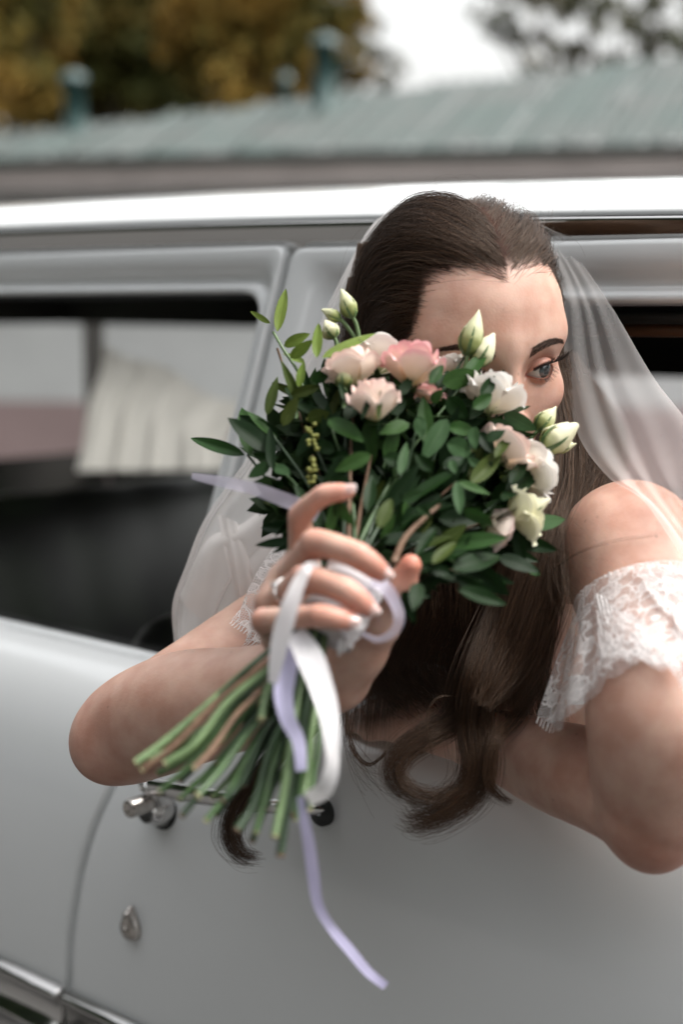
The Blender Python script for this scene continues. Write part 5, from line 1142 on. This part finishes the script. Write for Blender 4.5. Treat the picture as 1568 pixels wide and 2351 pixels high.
vl = empty('veil', tuple(HW((0, -.09, .10))), 'sheer white tulle veil falling from her crown over both sides', 'veil')
def sheet(name, rows, n=70, m=90, pl=None, amp=.004, fold=.0, seed=0, m_='tulle'):
    """rows: list of rows of (px, py, d); pl pleats run down the sheet, fold > 0 lets them lie over one another"""
    c = np.array([[P(*q) for q in r] for r in rows]); mm = m
    base = patch(c, n, 200)
    v = np.linspace(0, 1, mm); out = np.empty((n, mm, 3)); r_ = np.random.default_rng(seed); ph = r_.uniform(0, 6, 4)
    nrm = np.cross(np.gradient(base, axis=0), np.gradient(base, axis=1)); nrm /= np.linalg.norm(nrm, axis=2)[..., None]+1e-12
    for i in range(n):
        y = i/(n-1); k = 2*np.pi*pl
        vv = v+fold*np.sin(k*v+ph[0]+1.2*np.sin(4*v+ph[1]))/k*(.5+y)
        vv = np.clip((vv-vv.min())/(vv.max()-vv.min()), 0, 1)*199
        j = np.clip(vv.astype(int), 0, 198); f = (vv-j)[:, None]
        q = base[i, j]*(1-f)+base[i, j+1]*f; w_ = nrm[i, j]
        h_ = amp*(.3+.9*y)*(np.cos(k*v+ph[0]+1.2*np.sin(4*v+ph[1]))+.5*np.sin(2.3*k*v+ph[2]+2*y))
        out[i] = q+w_*h_[:, None]
    return MB().grid(out).build(name, M[m_], vl)
# left fall: crown to the window sill, behind the arm
sheet('veil_fall', [[(938, 462, 1.262), (960, 470, 1.25), (985, 480, 1.24), (1010, 490, 1.24)],
  [(860, 505, 1.285), (880, 520, 1.27), (905, 530, 1.262), (930, 540, 1.262)],
  [(800, 600, 1.30), (822, 610, 1.29), (846, 620, 1.283), (875, 640, 1.283)],
  [(742, 720, 1.305), (775, 740, 1.30), (815, 760, 1.295), (855, 770, 1.295)],
  [(655, 900, 1.305), (705, 920, 1.30), (775, 930, 1.30), (850, 940, 1.30)],
  [(560, 1060, 1.30), (640, 1080, 1.30), (740, 1090, 1.30), (850, 1090, 1.30)],
  [(470, 1190, 1.30), (560, 1220, 1.305), (690, 1240, 1.31), (840, 1240, 1.31)],
  [(425, 1300, 1.30), (520, 1340, 1.305), (660, 1360, 1.31), (830, 1360, 1.31)],
  [(395, 1390, 1.305), (490, 1430, 1.31), (640, 1450, 1.315), (820, 1460, 1.315)],
  [(402, 1500, 1.32), (480, 1540, 1.325), (640, 1560, 1.33), (820, 1560, 1.33)]], 90, 120, 2.5, .006, .7, 3, 'tulle_gathered')
# crossing folds of the lower left
sheet('veil_fold', [[(690, 1080, 1.295), (720, 1100, 1.293), (760, 1110, 1.293)], [(560, 1195, 1.285), (620, 1250, 1.28), (700, 1280, 1.28)], [(470, 1240, 1.29), (560, 1330, 1.285), (660, 1380, 1.285)], [(410, 1370, 1.30), (500, 1450, 1.305), (600, 1480, 1.305)]], 40, 50, 2.0, .004, .6, 5, 'tulle_gathered')
sheet('veil_fold', [[(500, 1180, 1.288), (525, 1190, 1.285), (545, 1200, 1.285)], [(520, 1290, 1.280), (550, 1300, 1.278), (575, 1300, 1.278)], [(550, 1400, 1.285), (575, 1420, 1.283), (605, 1420, 1.283)], [(585, 1480, 1.31), (610, 1500, 1.31), (640, 1500, 1.31)]], 30, 24, 1.0, .003, .4, 6, 'tulle_gathered')
# over the crown
sheet('veil_crown', [[(905, 470, 1.255), (940, 455, 1.25), (985, 448, 1.245)], [(880, 500, 1.262), (915, 482, 1.25), (960, 470, 1.24)], [(862, 560, 1.27), (885, 530, 1.255), (915, 505, 1.245)]], 16, 20, 2.0, .003, .3, 8)
# right fall
sheet('veil_fall', [[(1215, 505, 1.305), (1250, 520, 1.305), (1288, 545, 1.30)],
  [(1268, 600, 1.285), (1298, 595, 1.28), (1338, 605, 1.275)],
  [(1294, 700, 1.255), (1345, 695, 1.245), (1412, 715, 1.235)],
  [(1300, 850, 1.225), (1380, 850, 1.205), (1498, 860, 1.18)],
  [(1330, 1000, 1.18), (1440, 1000, 1.145), (1600, 1000, 1.10)],
  [(1400, 1100, 1.12), (1520, 1120, 1.08), (1630, 1120, 1.06)],
  [(1480, 1160, 1.07), (1590, 1220, 1.045), (1700, 1230, 1.03)],
  [(1568, 1290, 1.02), (1680, 1340, 1.01), (1780, 1350, 1.0)]], 90, 130, 1.6, .0035, .28, 9)

# lace: net ground, woven flowers and scrolls with corded edges
def lace_mat():
    m = bpy.data.materials.new('white_lace'); m.use_nodes = True; n = m.node_tree; n.nodes.clear(); L = n.links
    o = n.nodes.new('ShaderNodeOutputMaterial'); uv = n.nodes.new('ShaderNodeUVMap')
    def vor(scale, feat, rnd=1.0):
        v = n.nodes.new('ShaderNodeTexVoronoi'); v.inputs['Scale'].default_value = scale; v.feature = feat; v.inputs['Randomness'].default_value = rnd; return v
    def ramp(src, a, b, lo, hi):
        r = n.nodes.new('ShaderNodeMapRange'); r.inputs['From Min'].default_value = a; r.inputs['From Max'].default_value = b; r.inputs['To Min'].default_value = lo; r.inputs['To Max'].default_value = hi; L.new(src, r.inputs['Value']); return r.outputs[0]
    def mx(a, b, op='MAXIMUM'):
        k = n.nodes.new('ShaderNodeMath'); k.operation = op
        for i, s in enumerate((a, b)):
            if hasattr(s, 'links') or hasattr(s, 'is_linked'): L.new(s, k.inputs[i])
            else: k.inputs[i].default_value = s
        return k.outputs[0]
    wn = n.nodes.new('ShaderNodeTexNoise'); wn.inputs['Scale'].default_value = 55; wn.inputs['Detail'].default_value = 2; L.new(uv.outputs[0], wn.inputs['Vector'])
    ad = n.nodes.new('ShaderNodeVectorMath'); ad.operation = 'MULTIPLY_ADD'; L.new(wn.outputs['Color'], ad.inputs[0]); ad.inputs[1].default_value = (.016, .016, 0); L.new(uv.outputs[0], ad.inputs[2])
    net = vor(430, 'DISTANCE_TO_EDGE', .25); L.new(uv.outputs[0], net.inputs['Vector']); net_o = ramp(net.outputs['Distance'], .07, .15, .85, .02)
    fl1 = vor(62, 'F1'); L.new(ad.outputs[0], fl1.inputs['Vector'])
    fill = ramp(fl1.outputs['Distance'], .33, .37, .72, 0); cord = mx(ramp(fl1.outputs['Distance'], .34, .385, 0, 1), ramp(fl1.outputs['Distance'], .42, .465, 1, 0), 'MINIMUM')
    hole = mx(ramp(fl1.outputs['Distance'], .13, .16, 0, 1), ramp(fl1.outputs['Distance'], .21, .24, 1, 0), 'MINIMUM')
    pet = vor(210, 'DISTANCE_TO_EDGE'); L.new(ad.outputs[0], pet.inputs['Vector']); holes = mx(hole, ramp(pet.outputs['Distance'], .10, .2, 0, 1), 'MULTIPLY')
    fill = mx(fill, mx(holes, .65, 'MULTIPLY'), 'SUBTRACT')
    edge = vor(78, 'DISTANCE_TO_EDGE'); L.new(ad.outputs[0], edge.inputs['Vector']); scr = ramp(edge.outputs['Distance'], .035, .065, .9, 0)
    al = mx(mx(net_o, fill), mx(cord, scr))
    # eyelash fringe at the hem: threads only
    sp = n.nodes.new('ShaderNodeSeparateXYZ'); L.new(n.nodes.new('ShaderNodeUVMap').outputs[0], sp.inputs[0])
    at = n.nodes.new('ShaderNodeAttribute'); at.attribute_name = 'hem'
    wv = n.nodes.new('ShaderNodeTexWave'); wv.inputs['Scale'].default_value = 95; wv.inputs['Distortion'].default_value = 2.5; wv.inputs['Detail Scale'].default_value = 2; L.new(uv.outputs[0], wv.inputs['Vector'])
    fr = ramp(wv.outputs['Fac'], .70, .82, 0, 1)
    infr = ramp(at.outputs['Fac'], .915, .925, 0, 1)
    k1 = n.nodes.new('ShaderNodeMix'); k1.data_type = 'FLOAT'; L.new(infr, k1.inputs['Factor']); L.new(al, k1.inputs['A']); L.new(fr, k1.inputs['B'])
    df = n.nodes.new('ShaderNodeBsdfDiffuse'); df.inputs[0].default_value = (.82, .79, .78, 1); tl = n.nodes.new('ShaderNodeBsdfTranslucent'); tl.inputs[0].default_value = (.8, .77, .76, 1); a = n.nodes.new('ShaderNodeMixShader'); a.inputs[0].default_value = .3
    L.new(df.outputs[0], a.inputs[1]); L.new(tl.outputs[0], a.inputs[2])
    tp = n.nodes.new('ShaderNodeBsdfTransparent'); f = n.nodes.new('ShaderNodeMixShader'); L.new(k1.outputs['Result'], f.inputs[0]); L.new(tp.outputs[0], f.inputs[1]); L.new(a.outputs[0], f.inputs[2]); L.new(f.outputs[0], o.inputs[0]); return m
M['lace'] = lace_mat()
dress = empty('lace_sleeves', tuple(ch)); dress.parent = bride; dress.location = Vector(ch)-bride.location
def lace(name, rows, n, m, scal=0, amp=.003, ruf=3.0, seed=1, lift=.0035):
    c = np.array([[P(*q) for q in r] for r in rows]); g = patch(c, n, m); r_ = np.random.default_rng(seed); ph = r_.uniform(0, 6, 3)
    nr = np.cross(np.gradient(g, axis=0), np.gradient(g, axis=1)); nr /= np.linalg.norm(nr, axis=2)[..., None]+1e-12
    y = np.linspace(0, 1, n)[:, None]; x = np.linspace(0, 1, m)[None]
    g = g+nr*(amp*y*(np.sin(2*np.pi*ruf*x+ph[0]+1.3*y)+.4*np.sin(2*np.pi*ruf*2.3*x+ph[1])))[..., None]
    if scal:
        dn = np.gradient(g, axis=0)[-1]; dn /= np.linalg.norm(dn, axis=1)[:, None]
        g = g+dn[None]*(.0045*np.abs(np.sin(np.pi*scal*x))*y**3)[..., None]
    for _ in range(8):       # keep the cloth off the skin
        q = g.reshape(-1, 3); ii = np.clip(np.round((q-B.lo)/B.h).astype(int), 1, B.n-2); d_ = B.d[ii[:, 0], ii[:, 1], ii[:, 2]]
        gr = np.stack([B.d[ii[:, 0]+1, ii[:, 1], ii[:, 2]]-B.d[ii[:, 0]-1, ii[:, 1], ii[:, 2]], B.d[ii[:, 0], ii[:, 1]+1, ii[:, 2]]-B.d[ii[:, 0], ii[:, 1]-1, ii[:, 2]], B.d[ii[:, 0], ii[:, 1], ii[:, 2]+1]-B.d[ii[:, 0], ii[:, 1], ii[:, 2]-1]], 1)
        gr /= np.linalg.norm(gr, axis=1)[:, None]+1e-9; q = q+gr*np.clip(lift-d_, 0, .01)[:, None]; g = q.reshape(g.shape)
        g[1:-1, 1:-1] = .6*g[1:-1, 1:-1]+.1*(g[:-2, 1:-1]+g[2:, 1:-1]+g[1:-1, :-2]+g[1:-1, 2:])
    du = np.concatenate([np.zeros((n, 1)), np.cumsum(np.linalg.norm(np.diff(g, axis=1), axis=2), 1)], 1); dv = np.concatenate([np.zeros((1, m)), np.cumsum(np.linalg.norm(np.diff(g, axis=0), axis=2), 0)], 0)
    o = MB().grid(g, uv=np.stack([du, dv], -1).reshape(-1, 2)+r_.random(2)).build(name, M['lace'], dress)
    at = o.data.attributes.new('hem', 'FLOAT', 'POINT'); at.data.foreach_set('value', np.broadcast_to(y, (n, m)).astype(np.float32).ravel()); return o
# her left sleeve (right of the picture): off the shoulder, flaring to a scalloped hem
lace('sleeve', [[(1318, 1418, 1.095), (1330, 1375, 1.085), (1390, 1335, 1.065), (1470, 1312, 1.055), (1560, 1318, 1.06), (1660, 1345, 1.085)],
  [(1300, 1470, 1.09), (1318, 1430, 1.07), (1388, 1400, 1.045), (1480, 1385, 1.035), (1580, 1390, 1.04), (1680, 1410, 1.075)],
  [(1278, 1540, 1.08), (1310, 1510, 1.05), (1380, 1470, 1.025), (1480, 1440, 1.015), (1590, 1450, 1.02), (1690, 1460, 1.06)],
  [(1252, 1620, 1.07), (1298, 1600, 1.035), (1370, 1545, 1.005), (1470, 1505, .998), (1590, 1540, 1.005), (1700, 1540, 1.05)],
  [(1236, 1660, 1.065), (1292, 1662, 1.03), (1372, 1582, 1.0), (1470, 1530, .992), (1590, 1575, 1.0), (1700, 1570, 1.05)]], 60, 160, 9, .0045, 3.2, 2)
lace('sleeve_frill', [[(1370, 1362, 1.05), (1400, 1380, 1.04), (1430, 1420, 1.03)], [(1385, 1420, 1.035), (1430, 1440, 1.022), (1490, 1470, 1.012)], [(1400, 1500, 1.015), (1460, 1510, 1.002), (1540, 1545, .995)], [(1405, 1545, 1.005), (1480, 1535, .992), (1560, 1600, .985)]], 36, 60, 4, .003, 1.5, 4, .008)
lace('sleeve_frill', [[(1450, 1318, 1.05), (1520, 1315, 1.045), (1600, 1330, 1.05)], [(1480, 1350, 1.035), (1540, 1370, 1.03), (1620, 1380, 1.035)], [(1500, 1400, 1.025), (1560, 1440, 1.012), (1640, 1440, 1.02)], [(1520, 1450, 1.015), (1580, 1500, 1.0), (1660, 1490, 1.01)]], 30, 60, 4, .003, 1.5, 6, .007)
# her right sleeve, seen through the veil above the raised arm
lace('sleeve', [[(640, 1240, 1.265), (700, 1250, 1.25), (780, 1290, 1.25)], [(600, 1300, 1.25), (660, 1320, 1.235), (740, 1370, 1.235)], [(572, 1360, 1.24), (625, 1390, 1.22), (690, 1440, 1.22)], [(555, 1420, 1.235), (600, 1450, 1.205), (650, 1490, 1.205)], [(545, 1462, 1.235), (585, 1490, 1.20), (630, 1510, 1.20)]], 50, 60, 6, .004, 2.2, 3)
# bodice: a lace-covered shell round the chest
def ring_at(z, off, n=48):
    c = ch+(P(1160, 1780, 1.50)-ch)*np.clip((ch[2]-z)/(ch[2]-P(1160, 1780, 1.5)[2]), 0, 1); out = []
    for th in np.linspace(0, 2*np.pi, n, endpoint=False):
        d_ = axT[0]*math.cos(th)+axT[1]*math.sin(th); d_ = d_*np.array([1, 1, 0]); d_ /= np.linalg.norm(d_); rs = np.linspace(.03, .17, 90); q = c[None]+d_[None]*rs[:, None]; q[:, 2] = z
        ii = np.clip(np.round((q-B.lo)/B.h).astype(int), 0, B.n-1); s_ = B.d[ii[:, 0], ii[:, 1], ii[:, 2]]; k = np.argmax(s_ > 0) if (s_ > 0).any() else 89
        r = min(rs[k], .15)+off; p_ = c+d_*r; p_[2] = z; out.append(p_)
    return np.array(out)
zt_ = ch[2]-.012; rows = [ring_at(z, .006) for z in np.linspace(zt_, max(.76, zt_-.26), 16)]
g = np.stack(rows)
for _ in range(6): g = (g+np.roll(g, 1, 1)+np.roll(g, -1, 1))/3
M['dress'] = mat('white_dress_cloth', (.72, .69, .68), .7, noise=(80, .08), bump=(220, .35))
MB().grid(g, cv=True).build('bodice', M['dress'], bride)
